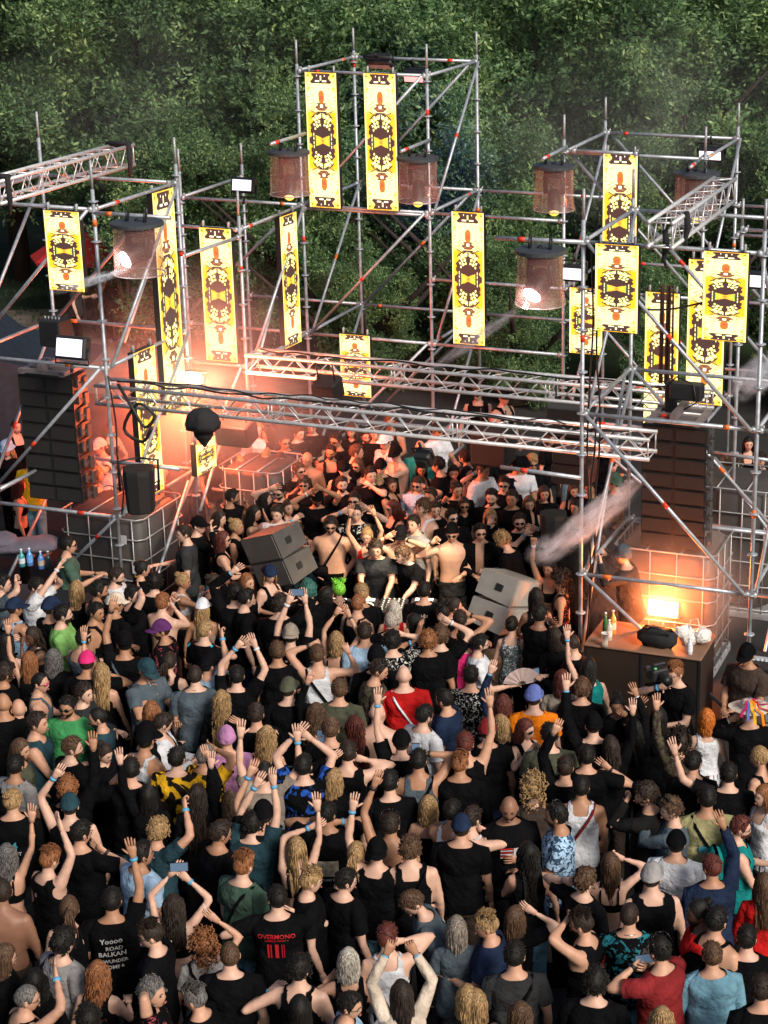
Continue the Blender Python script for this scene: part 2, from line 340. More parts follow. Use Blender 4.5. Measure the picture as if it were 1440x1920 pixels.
def cable(label, pts, r=.009, cat='cable', group='black stage cables', m=None, nm='cable'):
    P = [Vector(p) for p in pts]; out = []
    for i in range(len(P) - 1):
        a, b, c, d = P[max(i - 1, 0)], P[i], P[i + 1], P[min(i + 2, len(P) - 1)]
        for t in (0, .25, .5, .75): out.append(.5 * ((2 * b) + (-a + c) * t + (2 * a - 5 * b + 4 * c - d) * t * t + (-a + 3 * b - 3 * c + d) * t ** 3))
    out.append(P[-1]); g = Geo(); tube(g, out, r, 6); return tag(obj(nm, g.mesh(nm, [m or m_cable])), label, cat, group)
rc = random.Random(5)
def run(a0, a1, b, h, n, lab, r=.012):
    cable(lab, [W(a0 + (a1 - a0) * i / n, b + rc.uniform(-.06, .06), h + rc.uniform(-.012, .02)) for i in range(n + 1)], r)
run(A1, .5, .22, 3.435, 26, 'black cable lying along the top of the nearer long truss'); run(A1 + .3, -.3, .36, 3.44, 22, 'second black cable resting on the nearer long truss', .009)
run(A1 + 1, .8, 2.25, 3.435, 22, 'black cable lying along the top of the farther long truss')
cable('bundle of black cable looped down from the truss by the smoky tower pole', [W(A1 + .1, .1, 3.45), W(A1 + .35, -.02, 3.2), W(A1 + .5, 0, 2.95), W(A1 + .62, .05, 3.1), W(A1 + .42, 0, 3.25), W(A1 + .2, 0, 2.9), W(A1 + .45, 0, 2.75), W(A1 + .6, 0, 2.95)], .022)
cable('black cable hanging down the pole above the round-topped speaker', [W(A1 + .05, -.05, 3.6), W(A1 + .12, -.06, 3.0), W(A1 + .1, -.05, 2.5), W(A1 + .16, -.06, 2.1), W(A1 + .1, -.05, 1.75)], .011)
for k, (dx, h0, h1, lb) in enumerate(((.07, 5.6, .6, 'thin black cable running down the front pole'), (.12, 3.6, 1.2, 'black cable beside the front pole under the truss end'), (.17, 5.5, 2.0, 'black cable dropping from the lantern arm by the front pole'))):
    cable(lb, [W(dx + .03 * math.sin(i * 1.7 + k), .08, h0 + (h1 - h0) * i / 6) for i in range(7)], .011)
cable('safety wire looping from the lit lantern to the front pole', [W(-.55, -.04, 5.52), W(-.3, -.06, 5.38), W(-.05, -.04, 5.5)], .005)
cable('drooping cable below the open-ended truss', [W(.2, .05, 5.1), W(.6, .02, 4.98), W(1.0, .02, 4.99), W(1.4, .02, 5.1)], .012)
for i, (a_, h_) in enumerate(((.98, 5.75), (1.13, 5.9))):
    g = Geo(); tube(g, [(0, 0, .18), (.02, .02, 0), (-.01, .0, -.14), (.02, 0, -.24)], [.035, .04, .025, .012], 7)
    tag(obj('sling', g.mesh('sling', [m_blkcloth]), loc=W(a_ + .02, -.2 + .35 * i, h_)), ['black sling and cable knot tied round the open truss end', 'black sling hanging further along the same truss'][i], 'sling')
for i, (b_, lb) in enumerate(((-.1, 'black strap bundle over the near end of the truss on the smoky tower'), (2.8, 'black strap tied round the far end of that truss'))):
    g = Geo(); tube(g, [(-.17, 0, .17), (.17, 0, .18), (.18, 0, -.1), (.16, 0, -.3)], [.03, .045, .035, .02], 7); tube(g, [(-.15, .03, .16), (.16, .05, .16)], .05, 6)
    tag(obj('strap', g.mesh('strap', [m_blkcloth]), loc=W(A1 - 1.3, b_, H3 + .18), rot=(0, 0, FACE)), lb, 'strap')
# ---------------------------------------------------------------- glowing panels
def art(nu=44, nv=176):
    """the mirrored yellow and black picture on the panels, one colour per diode"""
    u = (np.arange(nu) + .5) / nu * 2 - 1; v = (np.arange(nv) + .5) / nv * 2 - 1; U, Vv = np.meshgrid(u, v); x = np.abs(U); y = np.abs(Vv)
    def N(sx, sy, p): return np.sin(x * sx + 2 * np.sin(y * sy + p)) * np.cos(y * sy * 1.7 + p * 2 + x * sx * .5)
    c = np.zeros((nv, nu, 3)); white = np.array([1, .80, .36]); yel = np.array([.90, .42, .012]); dark = np.array([.05, .022, .018])
    f = np.clip(.72 + .45 * N(5, 9, .4) + .3 * N(11, 22, 1.1) - 1.0 * np.clip(x - .72, 0, 1) + .75 * np.exp(-((y - .63) / .15) ** 2) - .9 * (y < .42) - .5 * (y > .86), 0, 1)[..., None]
    c[:] = yel * (1 - f) + white * f
    c[(x > .93)] = [1, .75, .25]
    wob = .05 * np.sin(y * 60) + .05 * np.sin(y * 37 + 1)
    def put(m, col): c[m] = col
    edge = .78 * np.sqrt(np.clip(1 - (y / .44) ** 2, 0, 1)) ** .55 + wob
    put((x < edge) & (y < .43), dark)
    put((y > .40) & (y < .44) & (x < .85) & (np.abs(x - .35 - (y - .40) * 9) < .09), [.16, .12, .03])
    rr = np.random.default_rng(2)                      # pale cells inside the dark body
    for cx, cy, a, b, t in [(.16, .36, .10, .030, .2), (.36, .345, .11, .034, -.4), (.52, .31, .08, .03, -.8), (.20, .285, .07, .022, .3), (.38, .27, .06, .02, -.3), (.15, .235, .05, .016, 0), (.33, .22, .08, .024, -.5), (.50, .235, .05, .02, -.6), (.46, .175, .05, .014, 0), (.58, .09, .03, .018, 0), (.56, .03, .03, .02, 0), (.06, .40, .03, .012, 0)]:
        X = x - cx; Y = (y - cy) * 1.0; xx = X * math.cos(t) + Y * 4 * math.sin(t); yy = -X * math.sin(t) / 4 + Y * math.cos(t)
        q = (xx / a) ** 2 / 1.25 + (yy / b) ** 2 / 1.25; put(q < 1, [.95, .80, .22]); put(q < .25, [1, .93, .6])
    bow = (y < .035 + .05 * np.clip(x / .45, 0, 1)) & (x < .47); put(bow, [.9, .42, .03]); put(bow & (x > .41), [.10, .38, .10]); put(bow & (x > .34) & (y > .06), [.40, .50, .05]); put((x < .10) & (y < .02), [.80, .22, .03]); put(bow & (((x - .27) / .07) ** 2 + (y / .02) ** 2 < 1), [.95, .75, .05])
    vein = (np.abs(N(9, 34, .7)) < .07) & (y > .28) & (y < .86) & (x > .25 + .6 * np.abs(y - .45)) & (x < .9); put(vein & (N(3, 7, 2) > -.1), [.35, .2, .03])
    # slim figures above and below
    put((x < .32 + .09 * np.sin(y * 80)) & (y > .44) & (y < .56), [.16, .06, .03]); put((x < .08) & (y > .49) & (y < .53), [1, .9, .6]); put((x > .10) & (x < .24) & (y > .47) & (y < .49), [.3, .1, .03])
    put((x < .20 * np.sqrt(np.clip(1 - ((y - .64) / .10) ** 2, 0, 1))) , [.42, .13, .02]); put((x < .10) & (y > .60) & (y < .66), [.45, .08, .03])
    put((x < .58 + wob) & (y > .84) & (y < .985), dark); put((x > .1) & (x < .38) & (y > .868) & (y < .885) , [1, .92, .6]); put((x < .03) & (y > .89) & (y < .96), [.95, .85, .4]); put((((x - .25) / .04) ** 2 + ((y - .955) / .008) ** 2 < 1), [.95, .9, .7])
    put((x > .72) & (x < .92) & (y > .72) & (y < .80) & (N(30, 60, 0) > .1), [.75, .6, .0]); put((((x - .8) / .08) ** 2 + ((y - .76) / .012) ** 2 < 1), [.35, .4, .02]); put((((x - .85) / .07) ** 2 + ((y - .955) / .01) ** 2 < 1), [.12, .2, .03])
    return c
ART = art(); PANELM = None
mp_, n_, b_ = new_mat('diode_screen'); PANELM = mp_
at_ = n_.nodes.new('ShaderNodeAttribute'); at_.attribute_name = 'diodes'; n_.links.new(at_.outputs['Color'], b_.inputs['Emission Color']); b_.inputs['Emission Strength'].default_value = 1.8
b_.inputs['Base Color'].default_value = (.01, .01, .01, 1); b_.inputs['Roughness'].default_value = .6
m_pf = mat('panel_frame', (.02, .016, .016), .5, var=.1)
def screen_mesh(hh):
    nv, nu = ART.shape[:2]; w = .5; V = [(-w / 2 + w * i / nu, 0, -hh / 2 + hh * j / nv) for j in range(nv + 1) for i in range(nu + 1)]
    Fc = [[j * (nu + 1) + i, j * (nu + 1) + i + 1, (j + 1) * (nu + 1) + i + 1, (j + 1) * (nu + 1) + i] for j in range(nv) for i in range(nu)]
    me = bpy.data.meshes.new('screen'); me.from_pydata(V, [], Fc); me.materials.append(PANELM)
    at2 = me.color_attributes.new('diodes', 'FLOAT_COLOR', 'CORNER'); c = np.ones((nv * nu, 4, 4)); c[:, :, :3] = ART.reshape(-1, 1, 3); at2.data.foreach_set('color', c.ravel()); me.update(); return me
SCR = {}
def panel(label, p, hh, rot=FACE):
    """p = top centre of the panel face"""
    T = thing('light_panel', label, 'light panel', p, (0, 0, rot), 'tall glowing yellow panels on the scaffolding')
    if hh not in SCR:
        g = Geo(); box(g, (0, .045, -hh / 2), (.512, .08, hh + .01)); n = int(round(hh))
        for k in range(n): box(g, (0, .10, -hh * (k + .5) / n), (.40, .03, hh / n * .7)); box(g, (0, .13, -hh * (k + .5) / n), (.10, .04, .3))
        gc = Geo(); bbox(gc, (0, .04, .05), (.03, .05, .10), .01)
        SCR[hh] = (screen_mesh(hh), g.mesh('panel_frame', [m_pf], smooth=False), gc.mesh('hook', [m_galv2]))
    s, f, c = SCR[hh]; obj('screen', s, T, loc=(0, 0, -hh / 2)); obj('panel_frame', f, T); obj('hook', c, T, loc=(-.2, 0, 0)); obj('hook', c, T, loc=(.2, 0, 0)); return T
def pan(label, px0, px1, py, row, hh, h=None):
    """place on a grid row from the photo pixels of its top edge"""
    # intersect ray with plane b=row
    X = (px0 + px1) / 2; lo, hi = 15., 40.
    for _ in range(40):
        m = (lo + hi) / 2; q = at(X, py, m) - ORI; b = q.dot(E2)
        if b > row: hi = m
        else: lo = m
    P = at(X, py, lo); 
    if h: P.z = h
    return panel(label, P, hh)
pan('two metre glowing panel atop the tallest tower, beside the first unlit lantern', 571, 630, 136, 5.55, 2.0)
pan('two metre glowing panel atop the tallest tower, next to the red-rimmed lamp', 681, 741, 138, 5.55, 2.0)
pan('two metre glowing yellow panel hanging between the tallest tower and the back tower', 845, 908, 398, 5.55, 2.0)
pan('two metre glowing yellow panel above the far truss end, dipping into the pink smoke', 372, 433, 428, 3.48, 1.95)
pan('short glowing yellow panel under the truss on the smoky tower', 78, 150, 396, -.08, 1.0)
pan('short glowing yellow panel low in the middle, crossed by the far truss', 635, 694, 628, 5.55, .98)
pan('two metre glowing yellow panel high on the back tower, behind the open-ended truss', 1131, 1196, 287, 5.55, 2.0)
pan('short glowing yellow panel half hidden behind the front scaffold pole', 1068, 1130, 541, 5.55, .98)
pan('short glowing yellow panel with bluish centre beside the lit lantern', 1116, 1198, 459, -.08, 1.0)
pan('short glowing yellow panel at the outer end of the front row', 1321, 1403, 473, -.08, 1.0)
pan('tall glowing yellow panel behind the outer front panel and above the hanging speakers', 1293, 1361, 488, 3.5, 1.95)
pan('slim-looking glowing panel partly covered by a pole and a cable bundle', 1209, 1276, 549, 5.55, 2.0)
panel('glowing panel cut by the edge of the photo on the smoky tower', W(A0 - .35, -.08, H3 - .45), 1.0)
def edgepan(label, px, py, a, hh):
    lo, hi = 15., 40.
    for _ in range(40):
        m = (lo + hi) / 2; q = at(px, py, m) - ORI; v = q.dot(E1)
        if v < a: hi = m
        else: lo = m
    return panel(label, at(px, py, lo), hh, rot=FACE + R(90) - R(3))
edgepan('narrow-looking glowing panel seen from the side, between back bay and tallest tower', 540, 402, -6.12, 2.0)
edgepan('longest glowing panel, turned sideways beside the lit lantern in the smoke', 305, 357, A1 + .03, 3.0)
edgepan('glowing panel turned sideways low in the red smoke above the round-topped speaker', 270, 655, A1 + .03, 2.0)
edgepan('small piece of glowing panel under the cloth-covered lamp', 385, 825, A1 + .4, .45)
g = Geo(); tube(g, [(0, 0, 0), (0, .0, 1.5)], .03, 8); [tube(g, [(.06 + .03 * k + .01 * math.sin(k * 5 + z), .03 * (k % 2), z) for z in np.linspace(0, 1.5, 8)], .014, 6) for k in range(4)]
tag(obj('cable_loom', g.mesh('cable_loom', [mat('brown_tarp', (.10, .05, .035), .8, bump=.5)], smooth=False), loc=at(1238, 735, 24.6), rot=(0, 0, FACE)), 'brownish wrapped cable loom hanging in front of the slim panel', 'cable')

# ---------------------------------------------------------------- lanterns: lid, clear bucket, moving head
mf, nf, bf = new_mat('red_lit_foil'); 
tr = nf.nodes.new('ShaderNodeBsdfTransparent'); tr.inputs[0].default_value = (.97, .93, .93, 1); gl = nf.nodes.new('ShaderNodeBsdfGlossy'); gl.inputs['Roughness'].default_value = .18; gl.inputs[0].default_value = (.9, .85, .85, 1)
df = nf.nodes.new('ShaderNodeBsdfDiffuse'); df.inputs[0].default_value = (.95, .48, .43, 1); tl_ = nf.nodes.new('ShaderNodeBsdfTranslucent'); tl_.inputs[0].default_value = (.95, .45, .40, 1)  # foil itself is clear; the red stage light is put into its pink colour
nz_ = nf.nodes.new('ShaderNodeTexNoise'); nz_.inputs['Scale'].default_value = 4; nz_.inputs['Distortion'].default_value = .6; nz_.inputs['Detail'].default_value = 1; bp_ = nf.nodes.new('ShaderNodeBump'); bp_.inputs['Strength'].default_value = .9; nf.links.new(nz_.outputs['Fac'], bp_.inputs['Height']); nf.links.new(bp_.outputs[0], gl.inputs['Normal'])
m1 = nf.nodes.new('ShaderNodeMixShader'); m1.inputs[0].default_value = .5; m2 = nf.nodes.new('ShaderNodeMixShader'); m2.inputs[0].default_value = .35; m3 = nf.nodes.new('ShaderNodeMixShader'); m3.inputs[0].default_value = .30
nf.links.new(df.outputs[0], m1.inputs[1]); nf.links.new(tl_.outputs[0], m1.inputs[2]); nf.links.new(m1.outputs[0], m2.inputs[1]); nf.links.new(gl.outputs[0], m2.inputs[2])
nf.links.new(tr.outputs[0], m3.inputs[1]); nf.links.new(m2.outputs[0], m3.inputs[2]); nf.links.new(m3.outputs[0], nf.nodes['Material Output'].inputs[0])
m_lid = mat('lantern_lid', (.045, .05, .058), .55, var=.15)
def lamp_mat(nm, col, st): return mat(nm, (.8, .8, .8), .4, var=0, emis=col, estr=st)
m_yel = lamp_mat('yellow_lens', (1, .75, .02), 1.1); m_whl = lamp_mat('white_lens', (1, .97, .93), 30)
t24 = np.arange(24) * 2 * math.pi / 24
def lantern(label, px, py, d, lit, w=.30, aim=None, yaw=FACE):
    """(px,py) = centre of the lid"""
    P = at(px, py, d); T = thing('hanging_lantern', label, 'stage light', P, (0, 0, yaw), 'clear bucket lanterns with moving lights')
    g = Geo(); loft(g, [np.stack([np.cos(t24) * r, np.sin(t24) * r, np.full(24, z)], 1) for r, z in ((w - .01, -.03), (w + .005, -.03), (w + .005, .012), (w - .01, .018))]); obj('lid', g.mesh('lid', [m_lid], smooth=False), T)
    g = Geo(); rg = []
    for i in range(9):
        z = -.03 - .58 * i / 8; rr_ = w * (.90 - .02 * math.sin(i * .4)) + (.012 if i == 8 else 0) + .012 * i / 8 * 2; rg.append(np.stack([np.cos(t24) * (rr_ + .006 * np.sin(t24 * 5 + i * .6)), np.sin(t24) * (rr_ + .006 * np.cos(t24 * 4 + i)), np.full(24, z)], 1))
    loft(g, rg, caps=False); obj('bucket', g.mesh('bucket', [mf]), T)
    g = Geo(); tube(g, [(math.cos(a) * (w * .93 + .01), math.sin(a) * (w * .93 + .01), -.61) for a in np.linspace(0, 2 * math.pi, 25)], .008, 5, caps=False); obj('rim', g.mesh('rim', [m_galv]), T)
    g = Geo(); bbox(g, (0, 0, -.10), (.26, .20, .12), .02)
    for s in (-1, 1): bbox(g, (s * .125, 0, -.27), (.05, .10, .26), .015)
    obj('yoke', g.mesh('yoke', [m_blk]), T)
    aim = Vector(aim or (0, -.7, -1)).normalized(); q = aim.to_track_quat('Z', 'Y'); hd = thing('x', 'x', 'x'); bpy.data.objects.remove(hd)
    g = Geo(); tube(g, [(0, 0, -.14), (0, 0, -.10), (0, 0, .10), (0, 0, .18), (0, 0, .20)], [v * (1 if lit else .72) for v in (.09, .125, .13, .115, .112)], 16); h = obj('lamp_head', g.mesh('lamp_head', [m_blk]), T, loc=(0, 0, -.36 if lit else -.47)); h.rotation_mode = 'QUATERNION'; h.rotation_quaternion = Euler((0, 0, -yaw)).to_quaternion() @ q
    g = Geo(); tube(g, [(0, 0, .2), (0, 0, .212), (0, 0, .235)], [v * (1 if lit else .68) for v in (.105, .10, .06)], 16); obj('lens', g.mesh('lens', [m_whl if lit else m_yel]), h)
    g = Geo()
    for s in (-1, 1): tube(g, [(s * .12, -.03, .02), (s * .12, 0, .16), (s * .12, .03, .10), (s * .12, 0, .02)], .016, 6)
    tube(g, [(-.05, .05, .02), (0, 0, .05), (.05, -.02, .03)], .008, 5); obj('clamp', g.mesh('clamp', [m_blk]), T)
    if lit:
        sp = bpy.data.lights.new('spot', 'SPOT'); sp.energy = 900; sp.spot_size = R(16); sp.spot_blend = .4; sp.shadow_soft_size = .06; sp.color = (1, .96, .9)
        so = bpy.data.objects.new('spot', sp); COL.objects.link(so); so.location = P + Vector((0, 0, -.36)) + aim * .26; so.rotation_mode = 'QUATERNION'; so.rotation_quaternion = (-aim).to_track_quat('Z', 'Y')
    return P
lantern('clear lantern hung beside the first tall panel of the highest tower', 541, 285, 26.9, False)
lantern('clear lantern with reddish lid hung beside the red-lit lamp', 783, 296, 26.4, False, w=.30)
lantern('clear lantern hung at the near corner of the back tower', 1039, 311, 25.9, False)
lantern('clear lantern partly hidden behind the open-ended truss', 1306, 325, 26.0, False, w=.33)
L5 = lantern('lit clear lantern hung from the short arm by the front scaffold pole', 1013, 469, 20.3, True, w=.285, aim=(-.42, -.62, -.55))
L6 = lantern('lit clear lantern in pink smoke hung beside the longest panel', 256, 418, 21.9, True, w=.315, aim=(-.62, -.62, -.25))
for P, lb, px0, py0, px1, py1, dd in ((0, 'a', 508, 283, 562, 262, 26.9),): pass
TT = thing('scaffold_arm', 'short scaffold arms that hold the unlit lanterns', 'scaffolding', W(-4.1, 5.6, G2)); del TT['category']; bpy.data.objects.remove(TT)
for lb, a, b in (('short red-taped arm holding the lantern beside the first tall panel', at(508, 278, 26.4), at(572, 258, 27.6)), ('short arm holding the lantern beside the red-lit lamp', at(752, 292, 26.0), at(806, 270, 27.3)), ('short arm holding the lantern at the back tower corner', at(1018, 306, 25.4), at(1062, 283, 26.7)), ('short arm holding the lantern behind the open-ended truss', at(1294, 322, 25.6), at(1320, 300, 27.0))):
    g = Geo(); a, b = Vector(a), Vector(b); v = b - a; tube(g, [(0, 0, 0), tuple(v)], .026, 8); ea = obj('outrigger_pipe', g.mesh('outrigger_pipe', [m_galv]), loc=a + Vector((0, 0, .06))); tag(ea, lb, 'scaffold arm', 'arms holding lanterns'); g = Geo(); tube(g, [tuple(v * .1), tuple(v * .22)], .028, 8); obj('tape_band', g.mesh('tape_band', [m_tape]), ea)

# ---------------------------------------------------------------- flood lamps
def flood(label, px, py, d, w, h, col, st, hang, tilt=0, light=None, body=True, yaw=FACE):
    P = at(px, py, d); T = thing('flood_lamp', label, 'lamp', P, (R(tilt), 0, yaw), 'flat stage flood lamps')
    g = Geo(); bbox(g, (0, .09, 0), (w + .07, .16, h + .07), .02); [box(g, (-(w / 2) + (i + .5) * w / 9, .19, 0), (.008, .05, h * .9)) for i in range(9)]; obj('housing', g.mesh('housing', [m_blk], smooth=False), T)
    g = Geo(); V = [(-w / 2, .004, -h / 2), (w / 2, .004, -h / 2), (w / 2, .004, h / 2), (-w / 2, .004, h / 2)]; g.add(V, [[0, 1, 2, 3]]); obj('lamp_face', g.mesh('lamp_face', [lamp_mat('lit_face_' + label[:14].replace(' ', '_'), col, st)], smooth=False), T)
    g = Geo(); s = 1 if hang else -1; tube(g, [(-(w / 2 + .05), .09, 0), (-(w / 2 + .05), .09, s * (h / 2 + .09)), (w / 2 + .05, .09, s * (h / 2 + .09)), (w / 2 + .05, .09, 0)], .014, 6); tube(g, [(0, .09, s * (h / 2 + .09)), (0, .09, s * (h / 2 + .2))], .02, 6); obj('bracket', g.mesh('bracket', [m_blk]), T)
    if light:
        L = bpy.data.lights.new('lamp', 'AREA'); L.energy = light; L.shape = 'RECTANGLE'; L.size = w; L.size_y = h; L.color = col; lo = bpy.data.objects.new('lamp', L); COL.objects.link(lo)
        lo.parent = T; lo.location = (0, -.02, 0); lo.rotation_euler = (R(90), 0, 0)
    return T, P
flood('dim white flood lamp standing on the ledger between the smoke and the tallest tower', 453, 347, 27.4, .31, .16, (.8, .78, 1), 1.0, False, -12)
flood('bluish white flood lamp on top of the dark line array', 129, 652, 22.2, .36, .22, (.72, .72, 1), 1.3, False, -14)
flood('red-rimmed flood lamp hanging under the top ledger of the tallest tower', 775, 147, 27.9, .30, .12, (1, .22, .2), 1.6, True, 20)
flood('dark flood lamp seen from behind at the top of the tallest tower', 712, 126, 28.2, .34, .14, (.05, .05, .06), .0, True, 60)
flood('pink-white flood lamp hanging inside the back tower', 1331, 292, 28.0, .33, .13, (1, .72, .85), 1.5, True, 12)
flood('white flood lamp glimpsed behind the lit lantern', 1073, 514, 25.5, .28, .16, (.85, .82, 1), 1.3, True)
flood('white flood lamp behind the outer front panel', 1424, 528, 23.4, .33, .15, (.85, .8, 1), 1.3, True)
flood('blazing orange flood lamp in the smoke under the longest panel', 362, 709, 24.4, .20, .13, (1, .55, .25), 30, False, -10, light=170)
FR_T, FR_P = flood('blazing orange flood lamp on the caged tank behind the drinks box', 1243, 1141, 21.4, .36, .18, (1, .50, .16), 7, False, -16, light=60)
for P, e, r_ in ((at(340, 758, 24.9), 560, .2), (at(1243, 1140, 20.75), 150, .1)):      # point lights added beside the two orange lamps for a wider glow
    pl = bpy.data.lights.new('glow_fill', 'POINT'); pl.energy = e; pl.color = (1, .13, .04) if e > 200 else (1, .20, .03); pl.shadow_soft_size = r_; po = bpy.data.objects.new('glow_fill', pl); COL.objects.link(po); po.location = P
bl_ = bpy.data.lights.new('blue_lamp', 'SPOT'); bl_.energy = 900; bl_.color = (.03, .10, 1); bl_.spot_size = R(38); bl_.spot_blend = .8; bo = bpy.data.objects.new('blue_lamp', bl_); COL.objects.link(bo); bo.location = at(800, 420, 30.5); bo.rotation_euler = (bo.location - at(815, 275, 37)).to_track_quat('Z', 'Y').to_euler()
# red spot added beside the left blinder to wash the guests in red
al_ = bpy.data.lights.new('red_wash', 'SPOT'); al_.energy = 1500; al_.color = (1, .22, .12); al_.spot_size = R(80); al_.spot_blend = 1; al_.shadow_soft_size = .15; ao = bpy.data.objects.new('red_wash', al_); COL.objects.link(ao); ao.location = at(365, 712, 24.1) + Vector((0, -.1, .1)); ao.rotation_euler = (ao.location - W(-2.5, 4.0, 1.0)).to_track_quat('Z', 'Y').to_euler()
# warm key lamp hung from the near truss onto the two DJs
TK, PK = flood('small warm stage lamp hanging from the near truss above the booth', 800, 846, 21.0, .14, .14, (1, .8, .5), 2.5, True, -35, yaw=FACE + math.pi)
sp = bpy.data.lights.new('key', 'SPOT'); sp.energy = 420; sp.spot_size = R(70); sp.spot_blend = .9; sp.color = (1, .78, .5); sp.shadow_soft_size = .12
so = bpy.data.objects.new('key', sp); COL.objects.link(so); so.location = PK + Vector((.05, .16, -.10)); tgt = at(735, 1075, 21.7); so.rotation_euler = (so.location - tgt).to_track_quat('Z', 'Y').to_euler()

# ---------------------------------------------------------------- loudspeakers
m_spk = mat('speaker_paint', (.008, .008, .009), .65, var=.25, scale=20, bump=.3, bscale=120)
m_grl = mat('speaker_grille', (.011, .010, .010), .7, var=.15, scale=90, bump=.6, bscale=220)
def line_array(label, px, py, d, n, w=.95, mh=.235, yaw=FACE):
    P = at(px, py, d); T = thing('line_array', label, 'loudspeaker array', P, (0, 0, yaw), 'hung line arrays')
    g = Geo(); 
    for s in (-1, 1): box(g, (s * w * .36, .0, .07), (.07, .62, .06)); 
    for y in (-.28, -.05, .25): box(g, (0, y, .08), (w * .85, .06, .05))
    box(g, (0, 0, .14), (.08, .66, .08)); obj('rigging_frame', g.mesh('rigging_frame', [mat('pink_grey_steel', (.30, .26, .27), .5, metal=.5)], smooth=False), T)
    z = 0; y = -.0; tilt = 0
    for k in range(n):
        tilt = k * .9; g = Geo(); x = w / 2
        V = [(-x, -.24, -mh + .012), (x, -.24, -mh + .012), (x, -.24, 0), (-x, -.24, 0), (-x * .72, .26, -mh * .82), (x * .72, .26, -mh * .82), (x * .72, .26, -mh * .12), (-x * .72, .26, -mh * .12)]
        g.add(V, [[0, 1, 2, 3], [5, 4, 7, 6], [4, 0, 3, 7], [1, 5, 6, 2], [3, 2, 6, 7], [4, 5, 1, 0]])
        c = obj('cabinet', g.mesh('cabinet', [m_spk], smooth=False), T, loc=(0, y, z), rot=(R(-tilt * .6), 0, 0))
        g = Geo(); n2 = 6
        for s in (-1, 1): V = [(s * .02, -.252, -mh + .03), (s * x * .97, -.262, -mh + .03), (s * x * .97, -.262, -.02), (s * .02, -.252, -.02)]; g.add(V, [[0, 1, 2, 3] if s > 0 else [3, 2, 1, 0]])
        obj('grille', g.mesh('grille', [m_grl], smooth=False), c)
        for s in (-1, 1): g = Geo(); bbox(g, (s * (x * .99), .05, -mh * .5), (.05, .10, mh * .8), .01); bbox(g, (s * (x * .99), -.04, -mh * .5), (.03, .16, .05), .005); bbox(g, (s * (x * 1.0), -.12, -mh * .4), (.03, .03, .12), .005); obj('rigging_link', g.mesh('rigging_link', [mat('rig_steel', (.12, .11, .11), .5, metal=.6)], smooth=False), c)
        z -= mh * math.cos(R(tilt)); y += mh * math.sin(R(tilt)) * .6
    return T
line_array('dark line array of stacked cabinets hung in the orange-lit tower', 1274, 790, 21.6, 8, w=.80, mh=.20)
line_array('dark line array of stacked cabinets hung in the smoky tower', 103, 698, 23.2, 8, w=.80, mh=.215)
def round_speaker(label, px, py, d, s=1.0, bracket=True, yaw=0):
    P = at(px, py, d); T = thing('loudspeaker', label, 'loudspeaker', P, (0, 0, yaw), 'round-topped hanging loudspeakers')
    g = Geo(); prof = [(-.20, .10), (-.19, -.10), (-.14, -.19), (0, -.225), (.14, -.19), (.19, -.10), (.20, .10), (.12, .17), (-.12, .17)]
    rg = [np.array([(x * k * s, y * k * s, z * s) for x, y in prof]) for k, z in ((.84, -.56), (.88, -.58 + .04), (1.0, -.05), (.98, 0), (.90, .012))]
    loft(g, rg); obj('cabinet', g.mesh('cabinet', [m_spk], smooth=False), T)
    g = Geo(); 
    t = np.linspace(.4, 2.74, 9)
    for sg in (1, -1): V = [(math.cos(a) * .075 * s, -.0 + sg * math.sin(a) * .07 * s, .016 * s) for a in t]; g.add(V, [list(range(9)) if sg > 0 else list(range(9))[::-1]])
    obj('handle_recess', g.mesh('handle_recess', [m_cable], smooth=False), T)
    if bracket: g = Geo(); tube(g, [(-.24 * s, 0, -.3 * s), (-.25 * s, 0, .10 * s), (.0, .0, .14 * s)], .016, 6); tube(g, [(.24 * s, 0, -.3 * s), (.25 * s, 0, .10 * s), (0, 0, .14 * s)], .016, 6); obj('bracket', g.mesh('bracket', [m_blk]), T)
    return T
round_speaker('black round-topped loudspeaker hanging in the red smoke beside the caged tank', 259, 878, 21.8, .98, yaw=.15)
round_speaker('black round-topped loudspeaker among the guests behind the pale speaker', 1038, 962, 21.9, .84, False, yaw=.1)
def wedge(label, P, rot, w, m, m2, n=2, group='stage monitor speakers'):
    T = thing('monitor_speaker', label, 'loudspeaker', P, rot, group)
    for k in range(n):
        z = k * .36; g = Geo(); V = [(-w, -.26, 0), (w, -.26, 0), (w * .9, .26, 0), (-w * .9, .26, 0), (-w, -.26, .35), (w, -.26, .35), (w * .9, .26, .30), (-w * .9, .26, .30)]
        g.add(V, [[3, 2, 1, 0], [4, 5, 6, 7], [0, 1, 5, 4], [1, 2, 6, 5], [2, 3, 7, 6], [3, 0, 4, 7]]); c = obj('cabinet', g.mesh('cabinet', [m], smooth=False), T, loc=(0, 0, z + .0), rot=(0, 0, 0))
        g = Geo(); box(g, (0, -.268, .175), (w * 1.86, .012, .31)); obj('grille', g.mesh('grille', [m2], smooth=False), c)
        g = Geo(); bbox(g, (0, 0, 0), (.02, .10, .085), .006); hm_ = g.mesh('handle', [m_cable], smooth=False); [obj('handle', hm_, c, loc=(s * (w * (.96 - .09 * q) + .004), -.04 + .17 * q, .17)) for s in (-1, 1) for q in (0, 1)]
    g = Geo(); V = [(-w, -.26, 0), (w, -.26, 0), (w * .9, .26, 0), (-w * .9, .26, 0)]
    return T
m_pale = mat('pale_speaker_paint', (.30, .28, .25), .55, var=.12, scale=6, bump=.2, bscale=150); m_pale2 = mat('pale_grille', (.42, .39, .34), .6, var=.1, scale=40, bump=.3, bscale=240)
P = at(925, 1175, 20.9); P.z = max(P.z, .55)
